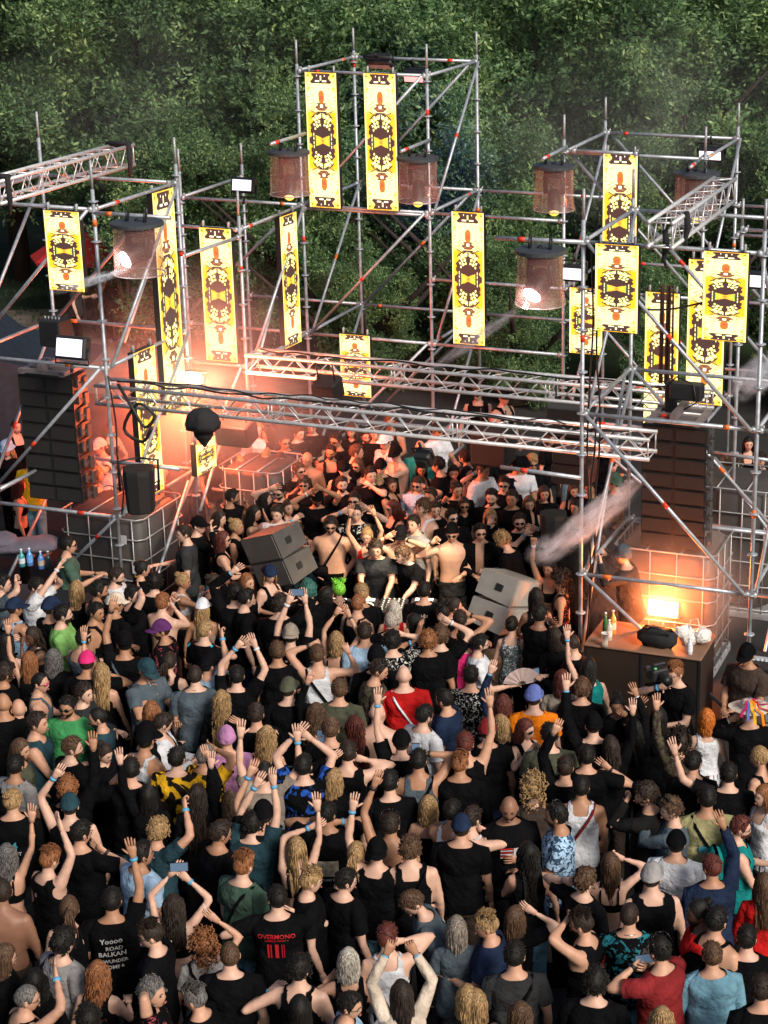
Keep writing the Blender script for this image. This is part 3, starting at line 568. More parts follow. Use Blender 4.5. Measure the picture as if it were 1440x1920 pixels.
wedge('pale grey two-cabinet monitor speaker tilted toward the booth on a plywood crate', P, (R(12), R(20), R(62)), .31, m_pale, m_pale2)
P = at(545, 1085, 22.1)
wedge('dark two-cabinet monitor speaker tilted toward the booth by the shirtless man', P, (R(8), R(-20), R(-35)), .30, mat('monitor_grey', (.07, .065, .06), .55, var=.15), mat('monitor_grille', (.10, .092, .085), .6, bump=.3, bscale=200))
g = Geo(); bbox(g, (0, 0, 0), (.8, .6, .5), .01); tag(obj('crate', g.mesh('crate', [mat('plywood', (.36, .24, .14), .7, var=.2, scale=3, stretch=(1, 12, 1))], smooth=False), loc=Vector((P.x, P.y, 0)) * 0 + Vector((at(925, 1185, 20.8).x, 20.85, .26)), rot=(0, 0, .2)), 'plywood crate under the pale monitor speaker', 'crate')
def hung_box(label, px, py, d, w, h, dp, m, yaw=FACE, tilt=0):
    P = at(px, py, d); T = thing('hanging_speaker', label, 'loudspeaker', P, (R(tilt), 0, yaw), 'boxes hung under the trusses'); g = Geo(); bbox(g, (0, 0, -h / 2), (w, dp, h), .02); obj('cabinet', g.mesh('cabinet', [m], smooth=False), T)
    g = Geo(); box(g, (0, -dp / 2 - .004, -h / 2), (w * .92, .01, h * .86)); obj('grille', g.mesh('grille', [m_grl], smooth=False), T)
    g = Geo(); [tube(g, [(s * w * .35, 0, 0), (s * w * .35, 0, .25)], .012, 5) for s in (-1, 1)]; obj('hanger', g.mesh('hanger', [m_blk]), T); return T
m_mar = mat('maroon_box', (.07, .028, .025), .6, var=.15)
hung_box('maroon speaker cabinet hanging by the front pole under the truss', 1074, 838, 21.9, .42, .17, .4, m_mar); hung_box('wider maroon speaker cabinet hanging directly below the first one', 1078, 864, 21.9, .50, .26, .4, m_mar)
hung_box('grey cloth-fronted speaker hanging between the trusses by the front pole', 1066, 757, 23.0, .48, .40, .4, mat('grey_box', (.05, .048, .05), .8))
hung_box('dark speaker box hanging low behind the guests in black', 925, 800, 24.6, .52, .52, .45, m_spk)
hung_box('tilted dark speaker hanging on the far truss', 612, 712, 23.9, .34, .30, .3, m_spk, tilt=15); hung_box('dark reddish speaker box hanging in the smoke under the near truss', 440, 790, 24.4, .50, .32, .34, m_mar, tilt=12)
# cloth-covered lamp under the near truss
T = thing('covered_lamp', 'lamp wrapped in black cloth hanging under the near truss in the smoke', 'lamp', at(380, 778, 22.2), (0, 0, FACE)); T.scale = (.9, .9, .9); g = Geo(); 
rg = [np.stack([np.cos(t24) * a * (1 + .12 * np.sin(t24 * 4 + z * 9)), np.sin(t24) * b_ * (1 + .1 * np.cos(t24 * 5)), np.full(24, z)], 1) for a, b_, z in ((.02, .02, .10), (.12, .11, .08), (.20, .18, -.0), (.24, .21, -.12), (.235, .205, -.2), (.1, .1, -.13))]; loft(g, rg); obj('cover', g.mesh('cover', [m_blkcloth]), T)
g = Geo(); rg = [np.stack([np.cos(t24) * a, np.sin(t24) * a, np.full(24, z)], 1) for a, z in ((.13, -.10), (.15, -.20), (.13, -.30), (.015, -.46))]; loft(g, rg); obj('lamp_head', g.mesh('lamp_head', [m_blkcloth], smooth=False), T)
T = thing('power_box', 'small black motor box with red cable on top of the line array frame', 'winch', at(1288, 733, 21.6), (0, 0, FACE)); g = Geo(); bbox(g, (0, 0, 0), (.40, .2, .20), .02); bbox(g, (-.22, .1, -.12), (.14, .14, .4), .02); obj('housing', g.mesh('housing', [m_blk], smooth=False), T); g = Geo(); tube(g, [(-.2, -.1, .1), (-.1, -.12, .2), (.1, -.1, .12), (.15, -.12, -.1), (0, -.14, -.2)], .011, 6); obj('cord', g.mesh('cord', [m_cable]), T); g = Geo(); bbox(g, (-.24, -.14, -.3), (.08, .05, .05), .01); obj('plug', g.mesh('plug', [m_tape], smooth=False), T)
T = thing('equipment_box', 'black equipment box with knobs beside the bluish lamp', 'equipment', at(104, 622, 22.9), (0, 0, FACE)); g = Geo(); bbox(g, (0, 0, 0), (.30, .3, .34), .015); obj('housing', g.mesh('housing', [m_blk], smooth=False), T); g = Geo(); [tube(g, [(-.1 + .05 * i, -.05, .17), (-.1 + .05 * i, -.05, .21)], .012, 6) for i in range(5)]; obj('knobs', g.mesh('knobs', [m_galv2]), T)

# ---------------------------------------------------------------- caged water tanks
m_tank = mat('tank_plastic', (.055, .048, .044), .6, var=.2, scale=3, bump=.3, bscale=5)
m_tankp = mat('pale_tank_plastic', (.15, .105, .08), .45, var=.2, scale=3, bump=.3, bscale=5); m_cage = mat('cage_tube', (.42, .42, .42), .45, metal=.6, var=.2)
def tank(label, P, yaw, m, w=1.2, dp=1.0, h=1.0):
    T = thing('caged_tank', label, 'water tank', P, (0, 0, yaw), 'caged water tanks'); g = Geo(); bbox(g, (0, 0, .14 + h / 2), (w - .06, dp - .06, h - .04), .08); obj('tank', g.mesh('tank', [m], smooth=True), T)
    g = Geo(); bbox(g, (0, 0, .05), (w, dp, .10), .01); obj('pallet', g.mesh('pallet', [m_galv2], smooth=False), T)
    x, y = w / 2, dp / 2; c = .08
    def loop(z): return [(-x + c, -y, z), (x - c, -y, z), (x, -y + c, z), (x, y - c, z), (x - c, y, z), (-x + c, y, z), (-x, y - c, z), (-x, -y + c, z), (-x + c, -y, z)]
    for z in (.14, .14 + h * .2, .14 + h * .4, .14 + h * .6, .14 + h * .8, h + .13): g = Geo(); tube(g, loop(z), .011, 6, caps=False); obj('cage_hoop', g.mesh('cage_hoop', [m_cage]), T)
    g = Geo(); tube(g, [(0, 0, .1), (0, 0, h + .13)], .009, 6); up = g.mesh('cage_bar', [m_cage])
    for i in range(4): xx = -x + .14 + (w - .28) * i / 3; obj('cage_bar', up, T, loc=(xx, -y, 0)); obj('cage_bar', up, T, loc=(xx, y, 0))
    for i in range(3): yy = -y + .2 + (dp - .4) * i / 2; obj('cage_bar', up, T, loc=(-x, yy, 0)); obj('cage_bar', up, T, loc=(x, yy, 0))
    for xx in (-w * .17, w * .17): g = Geo(); tube(g, [(xx, -y, h + .13), (xx, y, h + .13)], .012, 6); obj('top_bar', g.mesh('top_bar', [m_cage]), T)
    return T
TK1 = tank('dark caged water tank standing inside the smoky tower, a bottle on top', (-5.35 - .25, 23.55, .0), FACE, m_tank, 1.25, 1.15, 1.45)
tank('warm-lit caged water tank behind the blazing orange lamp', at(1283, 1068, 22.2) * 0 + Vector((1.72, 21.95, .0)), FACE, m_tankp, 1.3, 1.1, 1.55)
tank('caged tank behind the hung loudspeaker in red smoke', (-3.95, 25.2, 0), FACE, m_tank, .95, .95, 1.5)
tank('pale caged tank beyond the orange-lit tower', (2.75, 23.9, 0), FACE, m_tank, 1.2, 1.1, 1.7)
for nm, dx, dz, w_, h_, mm in (('sticker', .35, 1.0, .10, .12, mat('paper', (.6, .6, .62), .7, var=.05)), ('label_sheet', .52, .62, .12, .16, mat('paper', (0, 0, 0))), ('yellow_tag', .56, .42, .13, .18, mat('yellow_card', (.8, .42, .02), .6, var=.05))):
    g = Geo(); box(g, (dx, -.59, dz + .3), (w_, .006, h_)); obj(nm, g.mesh(nm, [mm], smooth=False), TK1)

# ---------------------------------------------------------------- drinks box, bag, bottles
CB = at(1222, 1212, 20.2); hB = 1.05
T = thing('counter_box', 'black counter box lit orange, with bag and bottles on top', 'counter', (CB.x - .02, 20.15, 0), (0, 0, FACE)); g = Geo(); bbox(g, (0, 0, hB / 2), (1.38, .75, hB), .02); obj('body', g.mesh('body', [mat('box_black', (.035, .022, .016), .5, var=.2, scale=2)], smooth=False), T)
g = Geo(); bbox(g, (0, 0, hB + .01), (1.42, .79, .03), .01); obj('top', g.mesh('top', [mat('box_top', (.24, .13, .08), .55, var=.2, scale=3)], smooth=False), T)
g = Geo(); [box(g, (s * .69, -.38, hB / 2), (.03, .012, hB)) for s in (-1, 0, 1)]; obj('corner_trim', g.mesh('corner_trim', [m_blk], smooth=False), T)
CT = hB + .025
def on_counter(px, py, h=CT): return ath(px, py, h)
def bottle(label, P, h=.28, r=.035, col=(.05, .25, .08), cap=(.8, .8, .8), nm='bottle', cat='bottle', lab=None, group='bottles and cups', m=None):
    T = thing(nm, label, cat, P, group=group); g = Geo(); loft(g, [np.stack([np.cos(t24[::2]) * a * r, np.sin(t24[::2]) * a * r, np.full(12, z * h)], 1) for a, z in ((.9, 0), (1, .02), (1, .58), (.75, .68), (.36, .78), (.34, .93))]); obj('glass', g.mesh('glass', [m or mat('bottle_%d' % (sum(map(int, [c * 99 for c in col]))), col, .15, var=0, spec=.8)]), T)
    g = Geo(); tube(g, [(0, 0, h * .93), (0, 0, h)], r * .42, 8); obj('cap', g.mesh('cap', [mat('cap_%d' % int(sum(cap) * 50), cap, .5, var=0)]), T)
    if lab: g = Geo(); tube(g, [(0, 0, h * .2), (0, 0, h * .5)], r * 1.03, 12, caps=False); obj('label_band', g.mesh('label_band', [mat('lab_%d' % int(sum(lab) * 70), lab, .6, var=.1)]), T)
def cup(label, P, h=.15, r=.045):
    T = thing('plastic_cup', label, 'cup', P, group='bottles and cups'); g = Geo(); loft(g, [np.stack([np.cos(t24[::2]) * a, np.sin(t24[::2]) * a, np.full(12, z)], 1) for a, z in ((r * .75, 0), (r * .8, h * .3), (r, h), (r * 1.05, h), (r * .9, h * .9))]); obj('shell', g.mesh('shell', [mat('cup_plastic', (.8, .78, .7), .3, var=0, trans=.4)]), T)
bottle('green glass bottle on the orange-lit counter', on_counter(1135, 1192), .30, col=(.03, .16, .05)); bottle('clear bottle with white label on the orange-lit counter', on_counter(1142, 1200), .26, col=(.5, .5, .42), lab=(.7, .7, .7)); bottle('tall orange liquor bottle on the orange-lit counter', on_counter(1149, 1188), .30, .038, col=(.75, .35, .04), lab=(.8, .7, .5)); cup('pale plastic cup at the corner of the orange-lit counter', on_counter(1134, 1212), .17)
bottle('small water bottle beside the white plastic bag', on_counter(1293, 1226), .20, col=(.7, .7, .75), lab=(.8, .8, .85))
T = thing('bag', 'black fabric bag lying on the orange-lit counter', 'bag', on_counter(1233, 1212), (0, 0, FACE)); g = Geo(); bbox(g, (0, 0, .12), (.48, .24, .24), .08); g.v[0] += np.stack([nz3(g.v[0], 9, 1)] * 3, 1) * .02; obj('body', g.mesh('body', [m_blkcloth]), T); g = Geo(); tube(g, [(-.15, -.1, .2), (-.05, -.16, .3), (.08, -.15, .29), (.16, -.1, .2)], .012, 5); obj('handle', g.mesh('handle', [m_blk]), T)
T = thing('plastic_bag', 'crumpled white plastic bag on the orange-lit counter', 'bag', on_counter(1302, 1208), (0, 0, .3)); g = Geo(); rr = np.random.default_rng(9)
for i in range(7): ell(g, (rr.uniform(-.12, .12), rr.uniform(-.08, .08), rr.uniform(.04, .16)), (rr.uniform(.06, .13), rr.uniform(.05, .1), rr.uniform(.04, .10)), 10, 7)
V = np.concatenate(g.v); V += (nz3(V, 30, 2) * .018)[:, None] * V / (np.linalg.norm(V, axis=1)[:, None] + .01); g.v = [V]; obj('body', g.mesh('body', [mat('bag_plastic', (.75, .72, .68), .35, var=.1, bump=.9, bscale=25)], smooth=False), T); g = Geo(); tube(g, [(-.08, 0, .16), (-.04, .03, .30), (.04, .02, .31), (.07, 0, .17)], .008, 5); obj('handle', g.mesh('handle', [mat('bag_plastic', (0, 0, 0))]), T)
bottle('clear water bottle standing on the dark caged tank', Vector((-5.6 + .15, 23.5, 1.60)), .34, .05, col=(.55, .52, .55), lab=(.4, .42, .55))
# dark case and bottles at the edge
T = thing('flight_case', 'dark road case at the edge with bottles and jackets on it', 'case', (-5.95, 21.1, 0), (0, 0, FACE)); g = Geo(); bbox(g, (0, 0, .58), (1.5, .8, 1.16), .02); obj('body', g.mesh('body', [m_blk], smooth=False), T); g = Geo(); [bbox(g, (sx_ * .75, sy * .4, z), (.06, .06, .06), .01) for sx_ in (-1, 1) for sy in (-1, 1) for z in (.05, 1.13)]; obj('corner_cap', g.mesh('corner_cap', [m_galv2], smooth=False), T)
for k, (px, py, c, l, lb) in enumerate(((42, 1062, (.05, .3, .32), (.6, .65, .7), 'teal-necked bottle on the road case'), (57, 1060, (.1, .3, .7), (.15, .4, .8), 'blue-labelled water bottle on the road case'), (78, 1066, (.5, .4, .2), (.6, .55, .45), 'can-shaped bottle with gold base on the road case'), (92, 1066, (.02, .04, .05), None, 'small dark bottle on the road case'))): bottle(lb, ath(px, py, 1.17), .24, .04, col=c, lab=l)
T = thing('jacket_heap', 'grey jackets heaped on the road case', 'jackets', ath(40, 1040, 1.17), (0, 0, .2)); g = Geo(); bbox(g, (0, .1, .08), (.9, .45, .16), .06); V = g.v[0]; ell(g, (-.3, .1, .18), (.3, .2, .1), 12, 8); V = np.concatenate(g.v); V += nz3(V, 8, 3)[:, None] * .03; g.v = [V]; obj('cloth', g.mesh('cloth', [mat('jacket_cloth', (.10, .09, .12), .9, bump=.8, bscale=8)]), T)
T = thing('tarpaulin', 'dark navy tarpaulin wall behind the smoky tower at the edge', 'tarpaulin', at(-70, 700, 28)); T.location.z = 0; g = Geo(); nx = 22
V = [(-4.5 + 6.0 * i / (nx - 1), .12 * math.sin(i * .9) + (0 if i < 18 else (i - 17) * .3), z * (1 - .02 * abs(math.sin(i)) - (0 if i < 12 else (i - 12) * .05))) for z in (0, 3.3) for i in range(nx)]
g.add(V, [[i, i + 1, nx + i + 1, nx + i] for i in range(nx - 1)]); g.add([(v[0], v[1] + 2.2, v[2] * .98) for v in V[nx:]] + V[nx:], [[i, i + 1, nx + i + 1, nx + i] for i in range(nx - 1)]); obj('sheet', g.mesh('sheet', [mat('navy_tarp', (.008, .018, .032), .7, var=.3, bump=.5, bscale=4)]), T)

# ---------------------------------------------------------------- booth
BT = thing('dj_table', 'black table of the booth in front of the two disc jockeys', 'table', (at(725, 1110, 21.25).x, 21.15, 0), (0, 0, -.08)); g = Geo(); bbox(g, (0, 0, .98), (1.7, .6, .04), .01); obj('table_top', g.mesh('table_top', [m_blk], smooth=False), BT); g = Geo(); box(g, (0, -.29, .49), (1.66, .02, .96)); obj('skirt', g.mesh('skirt', [m_blkcloth], smooth=False), BT)
for s in (-1, 1):
    for q in (-1, 1): g = Geo(); tube(g, [(s * .78, q * .24, 0), (s * .78, q * .24, .97)], .02, 6); obj('leg', g.mesh('leg', [m_galv]), BT)
def deck(label, dx, w, mixer=False):
    M_ = BT.location + Vector((dx, -.02, 1.002)); T = thing('mixer' if mixer else 'media_player', label, 'DJ equipment', M_, (R(3), 0, -.08), 'players and mixer on the booth table'); g = Geo(); bbox(g, (0, 0, .05), (w, .40, .10), .01); obj('housing', g.mesh('housing', [m_blk], smooth=False), T)
    kn = mat('pale_knob', (.6, .6, .58), .4, var=0)
    if mixer:
        g = Geo(); [tube(g, [(-w / 2 + .05 + i * (w - .1) / 4, .15 - j * .06, .1), (-w / 2 + .05 + i * (w - .1) / 4, .15 - j * .06, .118)], .012, 7) for i in range(5) for j in range(5)]; obj('knob', g.mesh('knob', [kn]), T); T.children[-1]['kind'] = 'stuff'
        g = Geo(); [bbox(g, (-w / 2 + .06 + i * (w - .12) / 3, -.16, .105), (.02, .05, .02), .003) for i in range(4)]; obj('fader', g.mesh('fader', [kn], smooth=False), T)
    else:
        g = Geo(); tube(g, [(0, -.05, .1), (0, -.05, .112), (0, -.05, .116)], [w * .40, w * .40, w * .30], 24); obj('jog_wheel', g.mesh('jog_wheel', [kn]), T)
        g = Geo(); box(g, (0, .14, .106), (w * .7, .07, .01)); obj('display', g.mesh('display', [lamp_mat('deck_display', (.5, .7, 1), .3)], smooth=False), T)
        g = Geo(); [tube(g, [(-w * .4, -.12 - .05 * i, .1), (-w * .4, -.12 - .05 * i, .112)], .014, 8) for i in range(2)]; obj('button', g.mesh('button', [mat('green_key', (.1, .6, .2), .4, var=0)]), T)
deck('media player at the outer end of the booth table', -.62, .32); deck('media player beside the mixer on the booth table', -.27, .32); deck('mixer with pale knobs in the middle of the booth table', .08, .34, True); deck('media player on the far side of the mixer', .45, .32)
T = thing('mixing_desk', 'grey mixing desk at the edge by the man in a black cap', 'mixing desk', at(1425, 1262, 19.6), (R(35), 0, -.3)); g = Geo(); bbox(g, (.12, 0, 0), (.6, .4, .10), .01); obj('housing', g.mesh('housing', [mat('desk_grey', (.30, .34, .38), .5, var=.1)], smooth=False), T); g = Geo(); [bbox(g, (-.1 + .05 * i, -.14 + .07 * j, .055), (.02, .03, .02), .004) for i in range(9) for j in range(5)]; oo = obj('fader', g.mesh('fader', [mat('pale_knob', (0, 0, 0))], smooth=False), T); oo['kind'] = 'stuff'
T = thing('stand', 'black rack under the mixing desk', 'rack', (at(1425, 1262, 19.6).x + .1, 19.7, 0), (0, 0, -.3)); g = Geo(); bbox(g, (0, 0, .5), (.7, .5, 1.0), .01); obj('body', g.mesh('body', [m_blk], smooth=False), T); g = Geo(); [box(g, (0, -.26, .15 + .12 * i), (.6, .02, .09)) for i in range(7)]; obj('rack_unit', g.mesh('rack_unit', [m_galv2], smooth=False), T)

T = thing('parasol', 'red parasol open beyond the smoky tower', 'parasol', at(160, 590, 40.5)); T.location.z = 0; g = Geo(); tube(g, [(0, 0, 0), (0, 0, 2.0)], .02, 6); obj('pole', g.mesh('pole', [m_galv2]), T); g = Geo(); loft(g, [np.stack([np.cos(t24[::3]) * a, np.sin(t24[::3]) * a, np.full(8, z)], 1) for a, z in ((1.1, 1.35), (1.12, 1.42), (.6, 1.75), (.02, 1.98))], caps=False); obj('canopy', g.mesh('canopy', [mat('red_canvas', (.45, .02, .02), .8)], smooth=False), T)
# ---------------------------------------------------------------- trees
ml, nl, bl = new_mat('leaf'); bl.inputs['Roughness'].default_value = .5; bl.inputs['Specular IOR Level'].default_value = .35
ge = nl.nodes.new('ShaderNodeNewGeometry'); cr = nl.nodes.new('ShaderNodeValToRGB'); e = cr.color_ramp.elements; e[0].position = 0; e[0].color = (.040, .078, .035, 1); e[1].position = 1; e[1].color = (.42, .56, .22, 1)
x_ = cr.color_ramp.elements.new(.45); x_.color = (.085, .17, .07, 1); x_ = cr.color_ramp.elements.new(.8); x_.color = (.22, .36, .15, 1)
tcx = nl.nodes.new('ShaderNodeTexCoord'); nzc = nl.nodes.new('ShaderNodeTexNoise'); nzc.inputs['Scale'].default_value = .8; nl.links.new(tcx.outputs['Object'], nzc.inputs['Vector'])
ad = nl.nodes.new('ShaderNodeMath'); ad.operation = 'MULTIPLY_ADD'; ad.inputs[1].default_value = .55; sb = nl.nodes.new('ShaderNodeMath'); sb.operation = 'MULTIPLY_ADD'; sb.inputs[1].default_value = 1.6; sb.inputs[2].default_value = -.5
nl.links.new(nzc.outputs['Fac'], sb.inputs[0]); nl.links.new(ge.outputs['Random Per Island'], ad.inputs[0]); nl.links.new(sb.outputs[0], ad.inputs[2]); nl.links.new(ad.outputs[0], cr.inputs[0]); nl.links.new(cr.outputs[0], bl.inputs['Base Color'])
tln = nl.nodes.new('ShaderNodeBsdfTranslucent'); nl.links.new(cr.outputs[0], tln.inputs[0]); mxs = nl.nodes.new('ShaderNodeMixShader'); mxs.inputs[0].default_value = .35; nl.links.new(bl.outputs[0], mxs.inputs[1]); nl.links.new(tln.outputs[0], mxs.inputs[2]); nl.links.new(mxs.outputs[0], nl.nodes['Material Output'].inputs[0])
m_bark = mat('bark', (.035, .026, .02), .95, var=.4, scale=3, bump=.8, bscale=14)
def crown_mesh(seed, nleaf, rad, hgt, leaf=.085):
    r = np.random.default_rng(seed); nc = 64; c = r.normal(0, 1, (nc, 3)); c /= np.linalg.norm(c, axis=1)[:, None]; c *= (r.random((nc, 1)) ** .35); c *= np.array([rad, rad, hgt / 2]); rc_ = r.uniform(.35, .95, nc)
    k = r.integers(0, nc, nleaf); d = r.normal(0, 1, (nleaf, 3)); d /= np.linalg.norm(d, axis=1)[:, None]; P = c[k] + d * (rc_[k] * (r.random(nleaf) ** .33))[:, None] * np.array([1, 1, .75])
    # sprays: pull leaves onto twig lines
    q = r.integers(0, nleaf // 12, nleaf); anchor = P[:nleaf // 12][q]; dirn = r.normal(0, 1, (nleaf // 12, 3)); dirn[:, 2] += .2; dirn /= np.linalg.norm(dirn, axis=1)[:, None]; P = anchor + dirn[q] * (r.random(nleaf) * .55)[:, None] + r.normal(0, .045, (nleaf, 3))
    n = r.normal(0, 1, (nleaf, 3)); n[:, 2] += .7; n /= np.linalg.norm(n, axis=1)[:, None]; a = dirn[q] + r.normal(0, .45, (nleaf, 3)); a -= n * np.sum(a * n, 1)[:, None]; a /= np.linalg.norm(a, axis=1)[:, None]; b = np.cross(n, a); s = (leaf * r.uniform(.6, 1.35, nleaf))[:, None]
    V = np.stack([P - a * s, P + b * s * .42, P + a * s, P - b * s * .42], 1).reshape(-1, 3)
    me = bpy.data.meshes.new('crown'); me.vertices.add(len(V)); me.vertices.foreach_set('co', V.ravel()); me.loops.add(nleaf * 4); me.loops.foreach_set('vertex_index', np.arange(nleaf * 4)); me.polygons.add(nleaf); me.polygons.foreach_set('loop_start', np.arange(nleaf) * 4); me.polygons.foreach_set('loop_total', np.full(nleaf, 4)); me.materials.append(ml); me.update(); me.validate(); return me
CR = [crown_mesh(s, 76000, 2.9, 8.2, .062) for s in (1, 2, 3)]
def tree(label, x, y, sc, k, zr, base, hz=1.0):
    T = thing('tree', label, 'tree', (x, y, 0), (0, 0, zr), 'leafy trees behind the stage'); c = obj('crown', CR[k % 3], T, loc=(0, 0, base + 4.1 * sc * hz), scale=(sc, sc, sc * hz)); g = Geo(); r = random.Random(k * 3 + 1)
    H = base + 5 * sc; pts = [(0, 0, 0), (.1, .05, H * .3), (r.uniform(-.3, .3), .1, H * .6), (r.uniform(-.4, .4), 0, H)]; tube(g, pts, [.26, .2, .13, .04], 8)
    for i in range(6): a = r.uniform(0, 6.28); z = H * r.uniform(.3, .8); tube(g, [(0.05, .05, z), (math.cos(a) * 1.2, math.sin(a) * 1.2, z + 1.0), (math.cos(a) * 2.2, math.sin(a) * 2.2, z + 2.0)], [.09, .055, .015], 6)
    obj('trunk', g.mesh('trunk', [m_bark]), T)
TREES = [(-16.5, 43.5, 1.0, 0, .8), (-12.6, 44.5, 1.05, 1, 1.2), (-9.2, 42.5, 1.0, 2, .9), (-6.0, 41.0, .98, 0, .7), (-2.9, 40.0, 1.0, 1, .5), (.2, 40.5, 1.05, 2, .9), (3.1, 39.5, 1.0, 0, .6), (6.0, 40.5, 1.02, 1, .6), (9.0, 41.5, 1.0, 2, .9), (-14.8, 49, 1.2, 2, 1), (-10.4, 50, 1.25, 0, 1), (-6.3, 48.5, 1.2, 1, 1), (-2.3, 48, 1.25, 2, .9), (1.9, 47.5, 1.2, 0, 1), (5.8, 48, 1.25, 1, .9), (10, 48.5, 1.2, 2, 1), (-12.8, 57, 1.4, 1, 1), (-6.5, 57.5, 1.4, 0, 1), (0, 57, 1.4, 2, 1), (6.5, 57.5, 1.4, 1, 1), (13, 57, 1.4, 0, 1)]
TREES += [(-7.6, 38.2, .55, 1, .1), (-4.6, 36.6, .60, 2, .0), (-1.2, 36.2, .62, 0, .0), (5.4, 36.4, .6, 1, .0), (8.4, 37.2, .62, 2, .0), (-18.5, 41.5, .8, 1, .3), (11.4, 39, .8, 0, .3), (2.6, 38.2, .5, 2, .9)]
TREES += [(-3.3, 34.3, .34, 1, -.1), (-.4, 33.6, .36, 2, -.1), (2.4, 33.3, .36, 0, -.1), (5.0, 33.2, .36, 1, -.1), (7.4, 33.6, .38, 2, -.1)]
WHERE = ['behind the smoky tower at the edge', 'behind the truss on the smoky tower', 'behind the longest panel', 'behind the dim white flood lamp', 'behind the tallest tower', 'behind the gap beside the tallest tower', 'behind the lantern of the back tower', 'behind the back tower', 'behind the open-ended truss', 'second row, above the lit lantern in smoke', 'second row, above the longest panel', 'second row, above the flood lamp', 'second row, above the tallest tower', 'second row, above the hanging panel', 'second row, above the back tower', 'second row, above the outer front panel', 'third row at the smoky side', 'third row above the flood lamp', 'third row above the tallest tower', 'third row above the back tower', 'third row at the outer side', 'low one behind the flood lamp bay', 'low one behind the narrow side-facing panel', 'low one behind the middle of the stage', 'low one behind the back tower', 'low one behind the outer front panel', 'at the edge above the navy tarpaulin', 'at the far outer edge behind the scaffold', 'low one beside the grassy bank'] + ['as a shrub behind the guests under the far truss', 'as a shrub behind the hanging yellow panel', 'as a shrub behind the half hidden short panel', 'as a shrub behind the slim panel', 'as a shrub behind the pale tank']
for i, (x, y, sc, k, b) in enumerate(TREES): tree('leafy green tree ' + WHERE[i], x, y, sc, k, i * 1.3, b, .95 if i < 9 else 1.1)
# ---------------------------------------------------------------- people
SKIN = {'p': (.62, .38, .28), 'f': (.54, .30, .20), 't': (.40, .205, .12), 'o': (.26, .13, .08), 'd': (.12, .06, .038)}
for k, c in SKIN.items():
    m = mat('skin_' + k, c, .5, var=.10, scale=14, spec=.35); b = m.node_tree.nodes['Principled BSDF']
    b.inputs['Subsurface Weight'].default_value = 0
HAIRC = {'k': (.007, .006, .005), 'b': (.022, .014, .010), 'm': (.07, .038, .021), 'g': (.19, .075, .03), 'y': (.25, .155, .07), 'w': (.40, .36, .30),
         'e': (.10, .095, .09), 'r': (.085, .022, .016), 'n': (.16, .48, .04), 'v': (.03, .11, .09), 'a': (.42, .12, .02), 'q': (.17, .145, .12), 'p': (.3, .26, .22)}
def hair_mat(k):
    nm = 'hair_' + k
    if nm in MATS: return MATS[nm]
    m, n, b = new_mat(nm); c = HAIRC[k]
    b.inputs['Roughness'].default_value = .6; b.inputs['Specular IOR Level'].default_value = .25
    tc = n.nodes.new('ShaderNodeTexCoord'); mp = n.nodes.new('ShaderNodeMapping'); mp.inputs['Scale'].default_value = (60, 60, 9)
    nz = n.nodes.new('ShaderNodeTexNoise'); nz.inputs['Scale'].default_value = 1.6; nz.inputs['Detail'].default_value = 3
    n.links.new(tc.outputs['Object'], mp.inputs[0]); n.links.new(mp.outputs[0], nz.inputs['Vector'])
    cr = n.nodes.new('ShaderNodeValToRGB'); cr.color_ramp.elements[0].position = .35; cr.color_ramp.elements[1].position = .68
    cr.color_ramp.elements[0].color = (c[0] * .35, c[1] * .35, c[2] * .35, 1); cr.color_ramp.elements[1].color = (min(c[0] * 2.0, 1), min(c[1] * 2.0, 1), min(c[2] * 2.0, 1), 1)
    n.links.new(nz.outputs['Fac'], cr.inputs[0]); n.links.new(cr.outputs[0], b.inputs['Base Color'])
    bp = n.nodes.new('ShaderNodeBump'); bp.inputs['Strength'].default_value = .45; bp.inputs['Distance'].default_value = .008
    n.links.new(nz.outputs['Fac'], bp.inputs['Height']); n.links.new(bp.outputs[0], b.inputs['Normal'])
    MATS[nm] = m; return m
CLOTH = {'k': ((.0042, .0042, .0052), 'black'), 'K': ((.009, .009, .0095), 'faded black'), 'w': ((.62, .64, .68), 'white'), 'e': ((.075, .10, .12), 'slate grey'), 'E': ((.028, .029, .031), 'charcoal'),
         'l': ((.34, .50, .68), 'light blue'), 'B': ((.014, .024, .055), 'navy blue'), 'v': ((.02, .05, .065), 'dark teal'), 'G': ((.055, .10, .075), 'dark green'), 'g': ((.05, .26, .09), 'green'),
         'h': ((.20, .42, .12), 'light green'), 'i': ((.075, .08, .055), 'olive'), 'y': ((.75, .42, .02), 'yellow'), 'o': ((.85, .22, .01), 'orange'), 'r': ((.42, .012, .012), 'red'), 'R': ((.20, .02, .022), 'maroon'),
         's': ((.26, .22, .18), 'beige'), 'S': ((.62, .52, .42), 'cream'), 'p': ((.62, .03, .16), 'pink'), 'u': ((.10, .03, .12), 'purple'), 'd': ((.16, .33, .43), 'denim blue'), 'Y': ((.32, .30, .15), 'khaki yellow'),
         'a': ((.28, .27, .27), 'light grey'), 't': ((.01, .20, .20), 'turquoise'), 'n': ((.05, .035, .028), 'dark brown'), 'L': ((.12, .16, .42), 'violet blue'), 'P': ((.38, .18, .34), 'mauve')}
